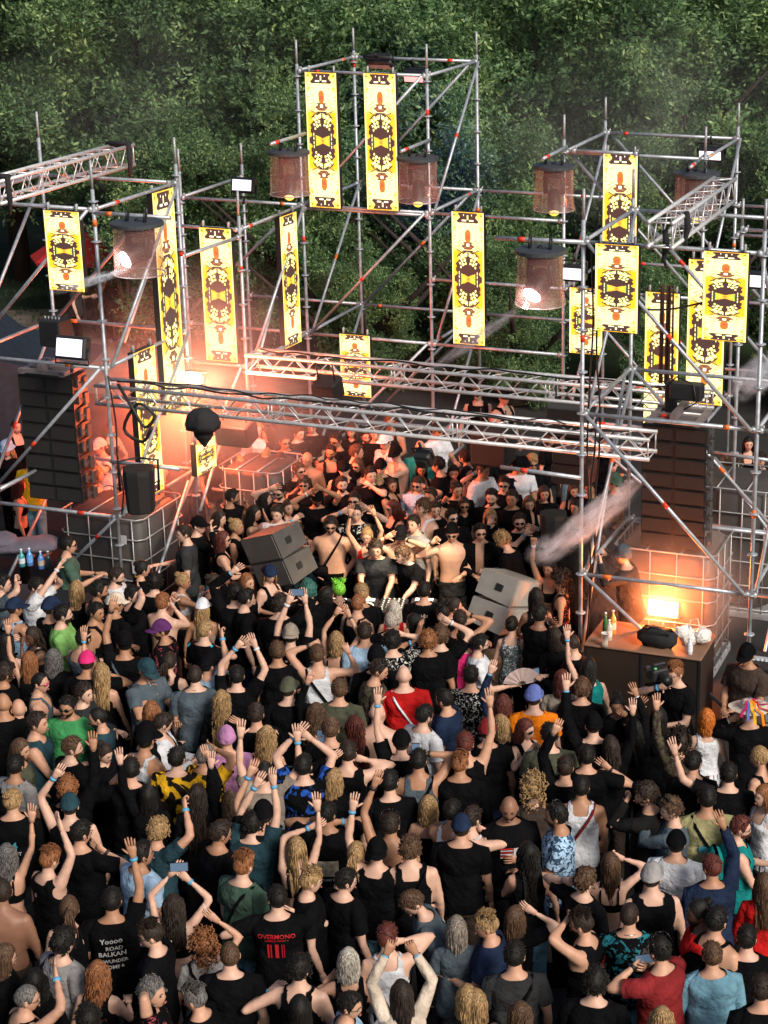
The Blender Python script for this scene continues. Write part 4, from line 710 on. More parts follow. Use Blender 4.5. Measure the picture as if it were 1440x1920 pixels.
def cloth_mat(k, pat=''):
    nm = 'cloth_' + k + pat
    if nm in MATS: return MATS[nm]
    m = mat(nm, CLOTH[k][0], .85, var=.30, scale=5, bump=1.0, bscale=7, spec=.06, bdist=.06)
    if pat:
        n = m.node_tree; b = n.nodes['Principled BSDF']; tc = n.nodes.new('ShaderNodeTexCoord')
        sc_, c2, lo, hi, kind = {'T': (6, (.012, .010, .008), .46, .50, 'n'), 'D': (9, (.02, .09, .42), .5, .6, 'n'), 'F': (22, (.5, .5, .5), .6, .64, 'n'), 'W': (34, (.55, .55, .52), .55, .6, 'n'),
                                 'C': (16, (.02, .16, .20), .52, .56, 'n'), 'H': (20, (.035, .07, .12), .5, .54, 'n'), 'O': (7, (.05, .42, .55), 0, .28, 'v'), 'Z': (18, (.3, .06, .08), .6, .64, 'n'), 'M': (12, (.09, .08, .05), .5, .55, 'n')}[pat]
        if kind == 'n':
            t = n.nodes.new('ShaderNodeTexNoise'); t.inputs['Detail'].default_value = 2; t.inputs['Distortion'].default_value = 1.2; so = t.outputs['Fac']
        else: t = n.nodes.new('ShaderNodeTexVoronoi'); so = t.outputs['Distance']
        t.inputs['Scale'].default_value = sc_; n.links.new(tc.outputs['Object'], t.inputs['Vector'])
        mr = n.nodes.new('ShaderNodeMapRange'); n.links.new(so, mr.inputs[0]); mr.inputs[1].default_value = lo; mr.inputs[2].default_value = hi
        if kind == 'v': mr.inputs[3].default_value = 1; mr.inputs[4].default_value = 0; mr.inputs[1].default_value = .2; mr.inputs[2].default_value = .24
        mx = n.nodes.new('ShaderNodeMix'); mx.data_type = 'RGBA'
        n.links.new(mr.outputs[0], mx.inputs[0]); l = b.inputs['Base Color'].links[0].from_socket; n.links.new(l, mx.inputs[6]); mx.inputs[7].default_value = (*c2, 1)
        n.links.new(mx.outputs[2], b.inputs['Base Color'])
    return m
mat('dark_lens', (.008, .008, .01), .12, var=0); mat('gold_lens', (.35, .22, .05), .15, metal=.7, var=0); mat('teal_lens', (.02, .35, .42), .15, metal=.5, var=0); mat('pink_lens', (.7, .08, .2), .2, var=0)
m_cl = mat('clear_lens', (.5, .5, .5), .05, var=0, alpha=.16)
mat('eye', (.02, .015, .012), .3, var=0); mat('lip', (.30, .10, .085), .5, var=0)
mat('band_blue', (.08, .35, .6), .5, var=0); mat('band_green', (.1, .7, .2), .5, var=0); mat('band_white', (.6, .65, .7), .5, var=0); mat('band_black', (.01, .01, .012), .5, var=0)

TOR = {'m': [(.80, .150, .105, 0), (.90, .168, .118, -.005), (1.0, .158, .110, -.002), (1.10, .146, .100, .004), (1.20, .156, .108, .006), (1.30, .176, .120, .006), (1.38, .184, .118, .0), (1.425, .176, .096, -.008), (1.455, .145, .078, -.014), (1.48, .098, .066, -.016), (1.505, .066, .060, -.014)],
       'f': [(.80, .152, .110, 0), (.90, .170, .122, -.01), (1.0, .150, .108, -.002), (1.10, .124, .090, .004), (1.20, .132, .098, .010), (1.29, .150, .122, .016), (1.37, .158, .106, .002), (1.415, .152, .086, -.006), (1.445, .124, .070, -.012), (1.475, .080, .058, -.014), (1.50, .055, .052, -.012)]}
SHX = {'m': .172, 'f': .148}
def torso_surf(sx, x, z, side=-1, infl=.02, bw=1.0):
    T = TOR[sx]; zs = [t[0] for t in T]
    a, b, c = (np.interp(z, zs, [t[k] for t in T]) for k in (1, 2, 3))
    a = a * bw + infl; b = b * bw + infl; q = np.clip(1 - np.abs(x / a) ** 2.5, 0, 1) ** (1 / 2.5)
    return c + side * b * q
def head_geo():
    g = Geo(); nu, nv = 26, 18; V = []
    ell(g, (0, 0, 0), (1, 1, 1), nu, nv); V = g.v[0]
    x, y, z = V[:, 0].copy(), V[:, 1].copy(), V[:, 2].copy()
    X = x * .076; Y = y * .095; Z = z * .118
    low = np.clip(-z, 0, 1); front = np.clip(y, 0, 1); back = np.clip(-y, 0, 1)
    X *= 1 - .30 * low ** 1.4; X *= 1 + .04 * np.exp(-((z - .1) / .3) ** 2) * (np.abs(y) < .5)
    Y += .020 * low ** 1.5; Y *= 1 - .10 * low * (y > 0); Y += .035 * back * low ** 1.2
    Y += .008 * back * np.exp(-((z - .2) / .4) ** 2) * -1
    Y += .026 * np.exp(-(x / .16) ** 2 - ((z + .22) / .16) ** 2) * (y > 0)
    Y += .010 * np.exp(-(x / .14) ** 2 - ((z - .02) / .14) ** 2) * (y > 0)
    Y -= .011 * np.exp(-((np.abs(x) - .36) / .18) ** 2 - ((z + .02) / .12) ** 2) * (y > 0)
    Y += .006 * np.exp(-((np.abs(x) - .35) / .25) ** 2 - ((z - .16) / .08) ** 2) * (y > 0)
    Y += .009 * np.exp(-(x / .28) ** 2 - ((z + .56) / .09) ** 2) * (y > 0)
    Y += .012 * np.exp(-(x / .25) ** 2 - ((z + .88) / .14) ** 2) * (y > .0)
    g.v[0] = np.stack([X, Y, Z], 1)
    for s in (-1, 1): ell(g, (s * .077, -.006, -.008), (.010, .020, .032), 6, 5)
    return g
HEAD = head_geo(); HV = np.concatenate(HEAD.v); HF = HEAD.f
def finger(g, p, d, nrm, L, r, curl):
    pts = [p]; a = 0; q = np.array(p, float)
    for k, l in enumerate((.45, .32, .23)):
        a += curl * (.7 if k == 0 else 1)
        v = d * math.cos(a) + nrm * math.sin(a); q = q + v * L * l; pts.append(q.copy())
    tube(g, pts, [r, r * .95, r * .85, r * .6], 5)
def hand(g, wr, d, nrm, style, thumb):
    """palm and five separate fingers; d runs wrist to fingertips, nrm is the palm side"""
    d = d / np.linalg.norm(d); nrm = nrm - d * np.dot(nrm, d); nrm /= np.linalg.norm(nrm) + 1e-9; s = np.cross(d, nrm) * thumb
    rings = []; t = np.arange(8) * math.pi / 4
    for L, w, h in ((-.02, .026, .021), (.02, .032, .018), (.06, .041, .016), (.092, .040, .012)):
        rings.append(wr + d * L + np.outer(np.cos(t) * w, s) + np.outer(np.sin(t) * h, nrm))
    loft(g, rings)
    curl = {'o': .12, 'r': .42, 'f': 1.35, 'p': 1.35}[style]
    for k, (o, L) in enumerate(((.030, .074), (.010, .082), (-.011, .076), (-.031, .060))):
        c = .05 if (style == 'p' and k == 0) else curl
        spread = s * (o * (4.0 if style == 'o' else 1.2)); dd = d + spread; dd /= np.linalg.norm(dd)
        finger(g, wr + d * .086 + s * o, dd, nrm, L, .0088, c)
    td = d * .65 + s * (.75 if style == 'o' else .5) + nrm * (.1 if style == 'o' else .5); td /= np.linalg.norm(td)
    finger(g, wr + d * .03 + s * .030, td, nrm, .066, .0105, .15 if style == 'o' else .5)
def ik(sh, tg, hint, l1, l2):
    v = tg - sh; D = np.linalg.norm(v); mx = (l1 + l2) * .985
    if D > mx: v = v / D * mx; D = mx
    if D < .16: v = v / (D + 1e-6) * .16; D = .16
    tg = sh + v; u = v / D; a = (l1 * l1 - l2 * l2 + D * D) / (2 * D); h = math.sqrt(max(l1 * l1 - a * a, 0))
    p = hint - u * np.dot(hint, u); p /= np.linalg.norm(p) + 1e-9
    return sh + u * a + p * h, tg
ARM = {'d': ((.27, .08, .84), (.5, -1, 0), 'r'), 'b': ((.08, .33, 1.16), (.7, -.4, -1), 'r'), 'f': ((.20, .26, 1.56), (1, .1, -.8), 'f'), 'h': ((.09, .02, 1.80), (1, .3, .1), 'r'),
       'u': ((.24, .12, 2.02), (1, .1, -.3), 'o'), 'w': ((.13, .14, 1.93), (1, .4, -.2), 'r'), 'c': ((.03, .30, 1.52), (1, -.1, -.9), 'o'), 'x': ((.19, .05, .98), (1, -1, 0), 'r'),
       'm': ((.02, .17, 1.55), (.6, .2, -1), 'r'), 'o': ((.30, .42, 1.36), (.8, -.3, -1), 'o'), 't': ((-.04, .30, 1.05), (.9, -.4, -1), 'r'), 'k': ((.12, .5, 1.02), (.9, -.3, -.6), 'r')}
def dists(P, A, B): pass

HAIRM = {}
def cranium(off, g=0):
    V = HV[:26 * 17 + 2].copy(); Fh = [f for f in HF if max(f) < 26 * 17 + 2]
    n = V / (np.linalg.norm(V * np.array([1 / .076, 1 / .095, 1 / .118]), axis=1)[:, None]) ; n = V / (np.linalg.norm(V, axis=1)[:, None] + 1e-9)
    base = V * 1.0
    # smooth nose away
    fr = (V[:, 1] > .06); base[fr, 1] = np.minimum(base[fr, 1], .098)
    return base + n * off, Fh
def hairline(V, lo_back=-.062, side=.012, front=.070):
    a = np.arctan2(np.abs(V[:, 0]) / .076, V[:, 1] / .095)      # 0 front, pi back
    zl = np.interp(a, [0, .70, 1.05, 1.30, 1.5, 1.62, 1.95, 3.15], [front, front * .92, side + .02, side - .03, side - .03, side + .02, lo_back * .72, lo_back])
    return V[:, 2] - zl
def strand(g, p0, path, r, n=3):
    tube(g, [p0] + path, [r] + [r * 1.0] * (len(path) - 1) + [r * .25], n, caps=False)
def make_hair(st, var):
    key = st + str(var)
    if key in HAIRM: return HAIRM[key]
    rr = np.random.default_rng(sum(map(ord, key)) * 7 + var); g = Geo()
    def shell(off, bump, bs, **k):
        V, Fh = cranium(off); V2 = V + (V / np.linalg.norm(V, axis=1)[:, None]) * (nz3(V, bs, var)[:, None] * bump)
        top = np.clip(V[:, 2] / .118, 0, 1)[:, None]; V2 += np.array([0, 0, 1]) * top * off * .5
        V2, Fh = clip(V2, Fh, lambda q: hairline(q, **k)); g.add(V2, Fh)
    if st == 's':
        shell(.005, .0015, 60)
        V, Fh = cranium(.008); V = V + (V / np.linalg.norm(V, axis=1)[:, None]) * (np.clip(V[:, 2] / .118, 0, 1) ** .8 * .006 + nz3(V, 75, var) * .0025)[:, None]
        V, Fh = clip(V, Fh, lambda q: hairline(q, lo_back=.004, side=.05) - .012); g.add(V, Fh)
        crown = np.array([.01 * (var - 1), -.055])
        for i in range(330):
            a = rr.uniform(0, 2 * math.pi); h = rr.uniform(-.28, 1); s_ = math.sqrt(1 - h * h); n = np.array([math.cos(a) * s_, math.sin(a) * s_, h])
            if n[1] > .25 and h < .58: continue
            sd = np.clip((h - .1) / .5, 0, 1); p = n * (np.array([.080, .099, .120]) + .005 * sd)
            w = p[:2] - crown; w = w / (np.linalg.norm(w) + .02); L = .008 + .016 * sd
            q = p + n * (.002 + .005 * sd * rr.random()) + np.array([w[0] * L, w[1] * L, -L * .45 * s_]) + rr.normal(0, .005 * (.3 + sd), 3)
            tube(g, [p - n * .005, (p + q) / 2 + n * .004, q], [.005, .006, .0012], 3, caps=False)
    elif st == 'z': shell(.0035, .0008, 80, lo_back=-.06)
    elif st == 'q':                                   # swept-up quiff, short sides
        shell(.006, .001, 60)
        for i in range(110):
            x, y = rr.uniform(-.055, .055), rr.uniform(-.07, .085); z = .118 * math.sqrt(max(0, 1 - (x / .085) ** 2 - (y / .105) ** 2))
            p = np.array([x, y, z]); L = .035 + .02 * (y > .03)
            tube(g, [p - (0, 0, .01), p + (x * .1, .01, L * .7), p + (x * .2 + rr.normal(0, .006), -.02, L)], [.011, .010, .003], 3, caps=False)
    elif st in 'ck':
        big = st == 'k'; shell(.016 if not big else .022, .007, 70, lo_back=-.08 if not big else -.11)
        for i in range(150 if not big else 230):
            a = rr.uniform(0, 2 * math.pi); h = rr.uniform(-.35 if not big else -1.0, 1)
            if math.sin(a) > .5 and h < .42: continue
            n = np.array([math.cos(a) * math.sqrt(1 - min(h * h, 1)), math.sin(a) * math.sqrt(1 - min(h * h, 1)), h]); k = rr.uniform(1.05, 1.25) if not big else rr.uniform(1.15, 1.75)
            p = n * np.array([.082, .10, .118]) * k; 
            if big and h < 0: p[2] *= 1.35; p[1] -= .03
            r0 = rr.uniform(.007, .014) * (1.25 if big else 1); c = rr.uniform(0, 6)
            pts = [p + np.array([math.cos(c + t * 1.5) * r0, math.sin(c + t * 1.5) * r0, (t - 2) * r0 * .8]) for t in range(5)]
            tube(g, pts, [r0 * .35, r0 * .6, r0 * .6, r0 * .5, r0 * .2], 4, caps=False)
    elif st in 'lwmdj':
        shell(.012, .002, 40, lo_back=-.09)
        Lg = {'l': .38, 'w': .34, 'm': .14, 'd': .42, 'j': .52}[st]; wav = {'l': .004, 'w': .018, 'm': .003, 'd': .003, 'j': .022}[st]
        N = 190 if st != 'd' else 34
        for i in range(N):
            a = math.pi * (.5 + rr.uniform(-.62, .62)) + math.pi          # around the back
            e = rr.uniform(.0, 1.0) ** .6; n = np.array([math.cos(a) * e, math.sin(a) * e])
            p0 = np.array([n[0] * .080, n[1] * .098, .124 * math.sqrt(max(0, 1 - e * e)) + .004])
            ang = np.array([math.cos(a), math.sin(a)]); L = Lg * rr.uniform(.8, 1.1); ph = rr.uniform(0, 6); pts = []
            for t in np.linspace(.12, 1, 7):
                z = p0[2] - t * (L + p0[2] + .02); rad = 1.03 + .05 * (z < 0) + rr.uniform(0, .07)
                if st == 'm': rad += .1 * t
                sq = math.sqrt(max(0, 1 - min(1, (z / .125)) ** 2)) if z > 0 else 1
                q = np.array([ang[0] * .082 * rad * max(sq, e), ang[1] * .10 * rad * max(sq, e) - (.02 if z < -.1 else 0), z])
                if z < -.16: q[1] = min(q[1], -.085 - .03 * min(1, (-z - .16) * 4)); q[0] *= .9
                q[0] += wav * math.sin(ph + t * 14); q[1] += wav * math.cos(ph + t * 12); pts.append(q)
            strand(g, p0, pts, rr.uniform(.005, .009) if st != 'd' else .011, 3)
    elif st == 'n':
        shell(.010, .002, 40); ell(g, (0, -.075, .095), (.038, .036, .036), 9, 6)
        for i in range(10): a = i * .63; tube(g, [(math.cos(a) * .02, -.075 + math.sin(a) * .02, .13), (math.cos(a + .8) * .043, -.075 + math.sin(a + .8) * .04, .095), (math.cos(a + 1.2) * .02, -.07 + math.sin(a + 1.2) * .02, .06)], [.008, .012, .006], 4)
    elif st == 'p':
        shell(.010, .002, 40); ell(g, (0, -.105, .055), (.02, .02, .018), 8, 5)
        for i in range(30):
            o = rr.normal(0, .012, 2); ph = rr.uniform(0, 6); L = .26 * rr.uniform(.75, 1.1)
            tube(g, [(o[0] * .5, -.105, .055)] + [(o[0] * (1 + 2 * t) + .006 * math.sin(ph + t * 9), -.135 - .03 * math.sin(t * 3) + o[1], .06 - L * t) for t in (.2, .45, .7, 1)], [.008, .011, .011, .009, .002], 3, caps=False)
    elif st == 'i':                                   # two space buns
        shell(.012, .003, 50)
        for s in (-1, 1):
            ell(g, (s * .055, -.03, .125), (.040, .038, .036), 8, 6)
            for i in range(26): a, b_ = rr.uniform(0, 6.28), rr.uniform(-.5, 1); p = np.array([s * .055, -.03, .125]); n = np.array([math.cos(a), math.sin(a), b_]); tube(g, [p + n * .03, p + n * .05 + rr.normal(0, .012, 3)], [.010, .002], 3, caps=False)
    elif st == 'o':                                   # thinning hair
        shell(.004, .001, 60, front=.085, side=.02)
    HAIRM[key] = g.mesh('hair', [hair_mat('k')]); return HAIRM[key]
def make_hat(st):
    if st in HAIRM: return HAIRM[st]
    g = Geo()
    if st in ('cap', 'cap_back'):
        V, Fh = cranium(.016); V[:, 2] *= 1.04
        V, Fh = clip(V, Fh, lambda q: q[:, 2] - (.026 + .05 * q[:, 1])); g.add(V, Fh)
        r1, r2 = [], []
        s = 1
        for i in range(11):
            t = math.pi * (.12 + .76 * i / 10); c, sn = math.cos(t), math.sin(t)
            r1.append((c * .088, sn * .104 - .002, .034 - .006 * sn)); r2.append((c * .088, sn * .112 + .068 * sn ** .8, .016 - .012 * abs(c) + .004))
        n = 11; V = np.array(r1 + r2 + [(a, b, c - .006) for a, b, c in r2] + [(a, b, c - .006) for a, b, c in r1])
        g.add(V, [[k * n + i, k * n + i + 1, (k + 1) * n + i + 1, (k + 1) * n + i] for k in range(3) for i in range(n - 1)])
        ell(g, (0, 0, .140), (.008, .008, .006), 6, 4)
    elif st == 'beanie':
        V, Fh = cranium(.016); V[:, 2] = np.where(V[:, 2] > .05, V[:, 2] * 1.12, V[:, 2]); V[:, 1] -= np.clip(V[:, 2], 0, 1) * .12
        V, Fh = clip(V, Fh, lambda q: q[:, 2] - (.012 + .36 * q[:, 1])); g.add(V, Fh)
    elif st in ('bucket', 'straw'):
        w = .205 if st == 'straw' else .125; dz = .01 if st == 'straw' else -.03
        prof = [(.088, .055), (.088, .09), (.078, .135), (.04, .146), (.001, .147)]
        t = np.arange(24) * 2 * math.pi / 24
        rg = [np.stack([np.cos(t) * w * 1.0, np.sin(t) * w * 1.12, .045 + dz + .012 * np.cos(2 * t)], 1), np.stack([np.cos(t) * .09, np.sin(t) * .108, np.full(24, .052)], 1)]
        rg += [np.stack([np.cos(t) * a, np.sin(t) * a * 1.2, np.full(24, z * (.86 if st == 'straw' else 1))], 1) for a, z in prof[1:]]
        loft(g, rg, caps=False)
    HAIRM[st] = g.mesh('hat', [cloth_mat('k')]); return HAIRM[st]
def glasses_mesh(kind):
    if kind in HAIRM: return HAIRM[kind]
    g = Geo()
    for s in (-1, 1):
        V = []; n = 10
        for k, yy in enumerate((0, -.006)):
            for i in range(n):
                t = 2 * math.pi * i / n; c, q = math.cos(t), math.sin(t)
                V.append((s * .033 + .026 * np.sign(c) * abs(c) ** .7, .104 + yy - .9 * (abs(s * .033 + .026 * c) ** 2) * 6, .002 + .017 * np.sign(q) * abs(q) ** .7))
        g.add(V, [list(range(n)), [n + i for i in range(n)][::-1]] + [[i, n + i, n + (i + 1) % n, (i + 1) % n] for i in range(n)], 0)
        tube(g, [(s * .058, .092, .008), (s * .080, .06, .008), (s * .082, -.01, .006)], .003, 4, 1)
    tube(g, [(-.012, .108, .008), (.012, .108, .008)], .003, 4, 1)
    HAIRM[kind] = g.mesh('glasses', [MATS['dark_lens'], MATS['dark_lens']]); return HAIRM[kind]
def face_mesh(kind):
    if kind in HAIRM: return HAIRM[kind]
    g = Geo()
    if kind == 'eyes':
        for s in (-1, 1): ell(g, (s * .029, .0835, -.002), (.013, .008, .006), 8, 4)
    elif kind == 'brows':
        for s in (-1, 1): tube(g, [(s * .014, .1, .016), (s * .03, .098, .022), (s * .044, .088, .017)], [.003, .0045, .002], 4)
    elif kind == 'lips': ell(g, (0, .099, -.066), (.021, .010, .0075), 8, 5)
    elif kind == 'beard':
        V, Fh = cranium(.0035); V, Fh = clip(V, Fh, lambda q: np.minimum(-.046 - .10 * np.clip(.05 - np.abs(q[:, 0]), -.01, 1) - q[:, 2] + .25 * np.clip(.03 - q[:, 1], 0, .05), q[:, 1] - .012)); g.add(V, Fh)
        tube(g, [(-.024, .098, -.058), (-.01, .108, -.05), (.01, .108, -.05), (.024, .098, -.058)], [.003, .006, .006, .003], 4)
    HAIRM[kind] = g.mesh(kind, [hair_mat('k')]); return HAIRM[kind]

PEOPLE = []     # specs, filled below; meshes are then built together
FDIR = {'B': 0, 'BR': -40, 'R': -85, 'FR': -135, 'F': 180, 'FL': 135, 'L': 85, 'BL': 40}
def body_core(sp):
    """torso, neck and arms as overlapping lofts (fused afterwards) and the arm layout"""
    g = Geo(); sx = sp['sex']; T = TOR[sx]; bw = sp['bw']
    rings = [sup(a * bw, b * bw, c, z, 16) for z, a, b, c in T]; loft(g, rings)
    tube(g, [(0, -.012, 1.46), (0, -.006, 1.52), (0, .012, 1.60)], [.066, .055, .054] if sx == 'm' else [.056, .046, .046], 10)
    arms = []
    for s in (-1, 1):
        A = sp['arm'][s]; tg = np.array(A['tg'], float); up = min(max((tg[2] - 1.45) / .5, 0), 1)
        sh = np.array([s * (SHX[sx] * bw - .018 * up), -.006 + .02 * up, 1.405 + .045 * up])
        k = 1 if sx == 'm' else .86
        el, wr = ik(sh, tg, np.array(A['hint'], float), .285, .265)
        tube(g, [sh * .55 + np.array([0, 0, 1.38]) * .45, sh, sh + (el - sh) * .3, sh + (el - sh) * .7, el], [.07 * k, .062 * k, .054 * k, .047 * k, .040 * k], 10)
        tube(g, [el, el + (wr - el) * .3, el + (wr - el) * .8, wr], [.039 * k, .043 * k, .031 * k, .026 * k], 10)
        ell(g, el, (.040 * k,) * 3, 8, 6)
        arms.append((s, sh, el, wr, A['style'], k))
    return g, arms
def lean_fn(V, ln):
    V = np.array(V, float); 
    if not ln: return V
    t = np.clip(V[:, 2] - .95, 0, None); a = t * math.radians(ln) / .6 * .6
    V[:, 1] += np.sin(math.radians(ln)) * t; V[:, 2] -= (1 - math.cos(math.radians(ln))) * t; return V
def rings_of(sx, bw, infl, z0, z1, k, n=28):
    T = TOR[sx]; zs = [t[0] for t in T]; out = []
    for z in np.linspace(z0, z1, k):
        a, b, c = (np.interp(z, zs, [t[q] for t in T]) for q in (1, 2, 3))
        ex = infl + (.012 if z < 1.2 and infl > .012 else 0)
        out.append(sup(a * bw + ex, b * bw + ex, c, z, n))
    return out
def shirt(sp, arms, seed):
    kind = sp['top'][0]; sx = sp['sex']; bw = sp['bw']; infl = {'t': .018, 'l': .022, 'T': .010, 'N': .014, 'x': .006, 's': .007, 'o': .016}[kind]
    g0 = Geo(); z0 = .84 if kind in 'tlNTo' else .88; z1 = 1.49
    if sp['crop']: z0 = 1.14
    if kind == 'x': z0, z1 = 1.19, 1.49
    if kind == 's': z1 = 1.335
    rg = rings_of(sx, bw, infl, z0, z1, 22); loft(g0, rg, caps=False)
    V, Fh = g0.v[0], g0.f
    V = V + np.stack([nz3(V * np.array([1, 1, .5]), 26, seed) + nz3(V, 11, seed + 1), nz3(V * np.array([1, 1, .6]), 24, seed + 3) + nz3(V, 9, seed + 2), V[:, 2] * 0], 1) * .8 * (.009 if kind in 'tlN' else .003)
    def neck(q):
        r = np.sqrt(q[:, 0] ** 2 + (q[:, 1] + .014) ** 2); lim = 1.452 - .10 * np.clip(q[:, 1], 0, 1) * 3
        return np.maximum(lim - q[:, 2], r - .082)
    if kind in 'tl': V, Fh = clip(V, Fh, neck)
    elif kind == 'o': V, Fh = clip(V, Fh, lambda q: np.maximum(np.minimum(neck(q), np.maximum(-q[:, 1] + .02, np.abs(q[:, 0]) - .055)), -9))
    elif kind in 'TN':
        w = .118 if kind == 'T' else .165
        def tank(q):
            r = np.sqrt((q[:, 0] / 1.0) ** 2 + (q[:, 1] + .014) ** 2); dip = 1.40 - .05 * (q[:, 1] > 0) if kind == 'T' else 1.445
            nk = np.maximum(dip - q[:, 2], np.abs(q[:, 0]) - (.075 if kind == 'T' else .082))
            arm = np.maximum(1.29 - q[:, 2] + np.clip(np.abs(q[:, 0]) - w, -1, .05) * -.6, w * bw - np.abs(q[:, 0]) + np.clip(1.40 - q[:, 2], 0, .1) ** 2 * 4)
            return np.minimum(nk, arm)
        V, Fh = clip(V, Fh, tank)
    elif kind == 'x':
        V, Fh = clip(V, Fh, lambda q: np.maximum(1.275 + .05 * (q[:, 1] > .02) - q[:, 2], .011 - np.abs(np.abs(q[:, 0]) - .085)))
    g = Geo(); g.add(V, Fh)
    if kind in 'tlo':
        for s, sh, el, wr, st, k in arms:
            if kind == 't':
                q = .62; e = sh + (el - sh) * q
                tube(g, [sh * .72 + np.array([0, -.002, 1.385]) * .28, sh, sh + (el - sh) * .3, e], [.078 * k + .004, .076 * k + .004, .070 * k + .006, .064 * k + .010], 12, caps=False)
            else:
                tube(g, [sh * .72 + np.array([0, -.002, 1.385]) * .28, sh, sh + (el - sh) * .35, sh + (el - sh) * .75, el, el + (wr - el) * .4, el + (wr - el) * .93], [x_ * k for x_ in (.080, .078, .068, .061, .056, .054, .042)], 12, caps=False)
    return g
def make_print(kind, sp):
    """flat print on the shirt, following the cloth"""
    sx = sp['sex']; g = Geo(); side = -1
    def quad(x0, z0, x1, z1, m=0, sd=None):
        sdd = side if sd is None else sd; n = 4; V = []; xs = np.linspace(x0, x1, n)
        for z in (z0, z1):
            for x in xs: V.append((x, torso_surf(sx, x, z, sdd, .034, sp['bw']), z))
        g.add(np.array(V), [[i, i + 1, n + i + 1, n + i] for i in range(n - 1)], m)
    def text(s, cx, cz, size, m=0, sd=None, skew=0):
        cu = bpy.data.curves.new('t', 'FONT'); cu.body = s; cu.size = size; cu.align_x = 'CENTER'; cu.resolution_u = 2; cu.offset = size * .015
        o = bpy.data.objects.new('t', cu); COL.objects.link(o); dg = bpy.context.evaluated_depsgraph_get(); me = bpy.data.meshes.new_from_object(o.evaluated_get(dg))
        sdd = side if sd is None else sd; V = []
        for v in me.vertices:
            x = v.co.x * (1 if sdd < 0 else -1) + cx; z = cz + v.co.y + skew * v.co.x; V.append((x, torso_surf(sx, x, z, sdd, .035, sp['bw']), z))
        if V: g.add(np.array(V), [list(p.vertices) for p in me.polygons], m)
        bpy.data.objects.remove(o); bpy.data.curves.remove(cu); bpy.data.meshes.remove(me)
    red = mat('print_red', (.5, .01, .015), .7, var=0); wh = mat('print_white', (.55, .55, .55), .7, var=.3, scale=30); tl = mat('print_teal', (.05, .35, .45), .7, var=0); be = mat('print_beige', (.42, .40, .30), .7, var=.5, scale=20)
    if kind == 'over':
        text('OVERMONO', 0, 1.355, .056, 0); text('QUEEN & THEORY II', 0, 1.328, .022, 0)
        for x, w in ((-.072, .018), (-.048, .010), (.0, .030), (.044, .007), (.062, .006)): quad(x - w / 2, 1.16, x + w / 2, 1.30, 0)
    elif kind == 'dist':
        text('ONLY4U', 0, 1.37, .062, 1); text('DISTORT', 0, 1.32, .052, 1); text('DISTRICT', 0, 1.22, .046, 1); text('FESTIVAL', 0, 1.17, .042, 1)
    elif kind == 'metal':
        for i, (t_, s_) in enumerate((('Yoooo', .065), ('ROAD', .05), ('BALKAN', .06), ('WUNDER', .045), ('OOMBA', .05))): text(t_, .02 * (i % 2), 1.35 - i * .062, s_, 1, skew=.12)
    elif kind == 'num': text('48', .05, 1.25, .16, 1); text('DE', .05, 1.36, .06, 0)
    elif kind == 'bars':
        for i in range(3): quad(.02 + i * .028, 1.27 + i * .008, .034 + i * .028, 1.35, 1)
        for i in range(5): quad(-.03 + i * .026, 1.20, -.012 + i * .026, 1.255 + (i % 2) * .012, 0 if i < 3 else 1)
    elif kind == 'mnx': text('M N X', .0, 1.36, .048, 1)
    elif kind == 'tealp': text('S4', 0, 1.22, .12, 2); text('OBJECT', 0, 1.16, .05, 1)
    elif kind == 'beige': quad(-.10, 1.08, .10, 1.24, 3); text('PLANT MAN', .03, 1.04, .03, 1)
    elif kind == 'photo': quad(-.045, 1.17, .045, 1.29, 2); quad(-.04, 1.165, .04, 1.19, 0)
    elif kind == 'logo': text('0', 0, 1.33, .06, 1, skew=.5)
    elif kind == 'flag':
        for i in range(6): quad(-.01, 1.22 + i * .018, .10, 1.231 + i * .018, 0 if i % 2 else 1, 1)
        quad(-.11, 1.22, -.015, 1.32, 1, 1)
    elif kind == 'delta': quad(-.08, 1.19, .09, 1.25, 2); text('Delta', .03, 1.17, .06, 1)
    elif kind == 'ghost': text('GHOST', .02, 1.3, .06, 0); text('LIGHT', .02, 1.235, .06, 1)
    elif kind == 'chest': text('THIS', -.05, 1.32, .035, 1, 1)
    elif kind == 'chest2': text('CA', 0, 1.27, .09, 1, 1)
    elif kind == 'tag': quad(.0, 1.40, .02, 1.43, 1)
    elif kind == 'palm': quad(.03, 1.2, .036, 1.32, 2); [quad(.0 + i * .013, 1.31 + .01 * math.sin(i * 1.5), .012 + i * .013, 1.325 + .01 * math.sin(i), 2) for i in range(5)]
    return g.mesh('print', [red, wh, tl, be], smooth=False)

def build_people(specs):
    temps = []
    for sp in specs:
        g, arms = body_core(sp); sp['arms'] = arms
        me = g.mesh('tmp', smooth=False); o = bpy.data.objects.new('tmp', me); COL.objects.link(o)
        md = o.modifiers.new('r', 'REMESH'); md.mode = 'VOXEL'; md.voxel_size = .025
        ms = o.modifiers.new('s', 'SMOOTH'); ms.factor = .5; ms.iterations = 3
        temps.append(o)
    dg = bpy.context.evaluated_depsgraph_get()
    for sp, o in zip(specs, temps):
        ev = o.evaluated_get(dg); me = ev.to_mesh(); nv = len(me.vertices); co = np.empty(nv * 3); me.vertices.foreach_get('co', co)
        Fc = [list(p.vertices) for p in me.polygons]; V = co.reshape(-1, 3); ev.to_mesh_clear()
        finish_person(sp, V, Fc)
    for o in temps: m = o.data; bpy.data.objects.remove(o); bpy.data.meshes.remove(m)

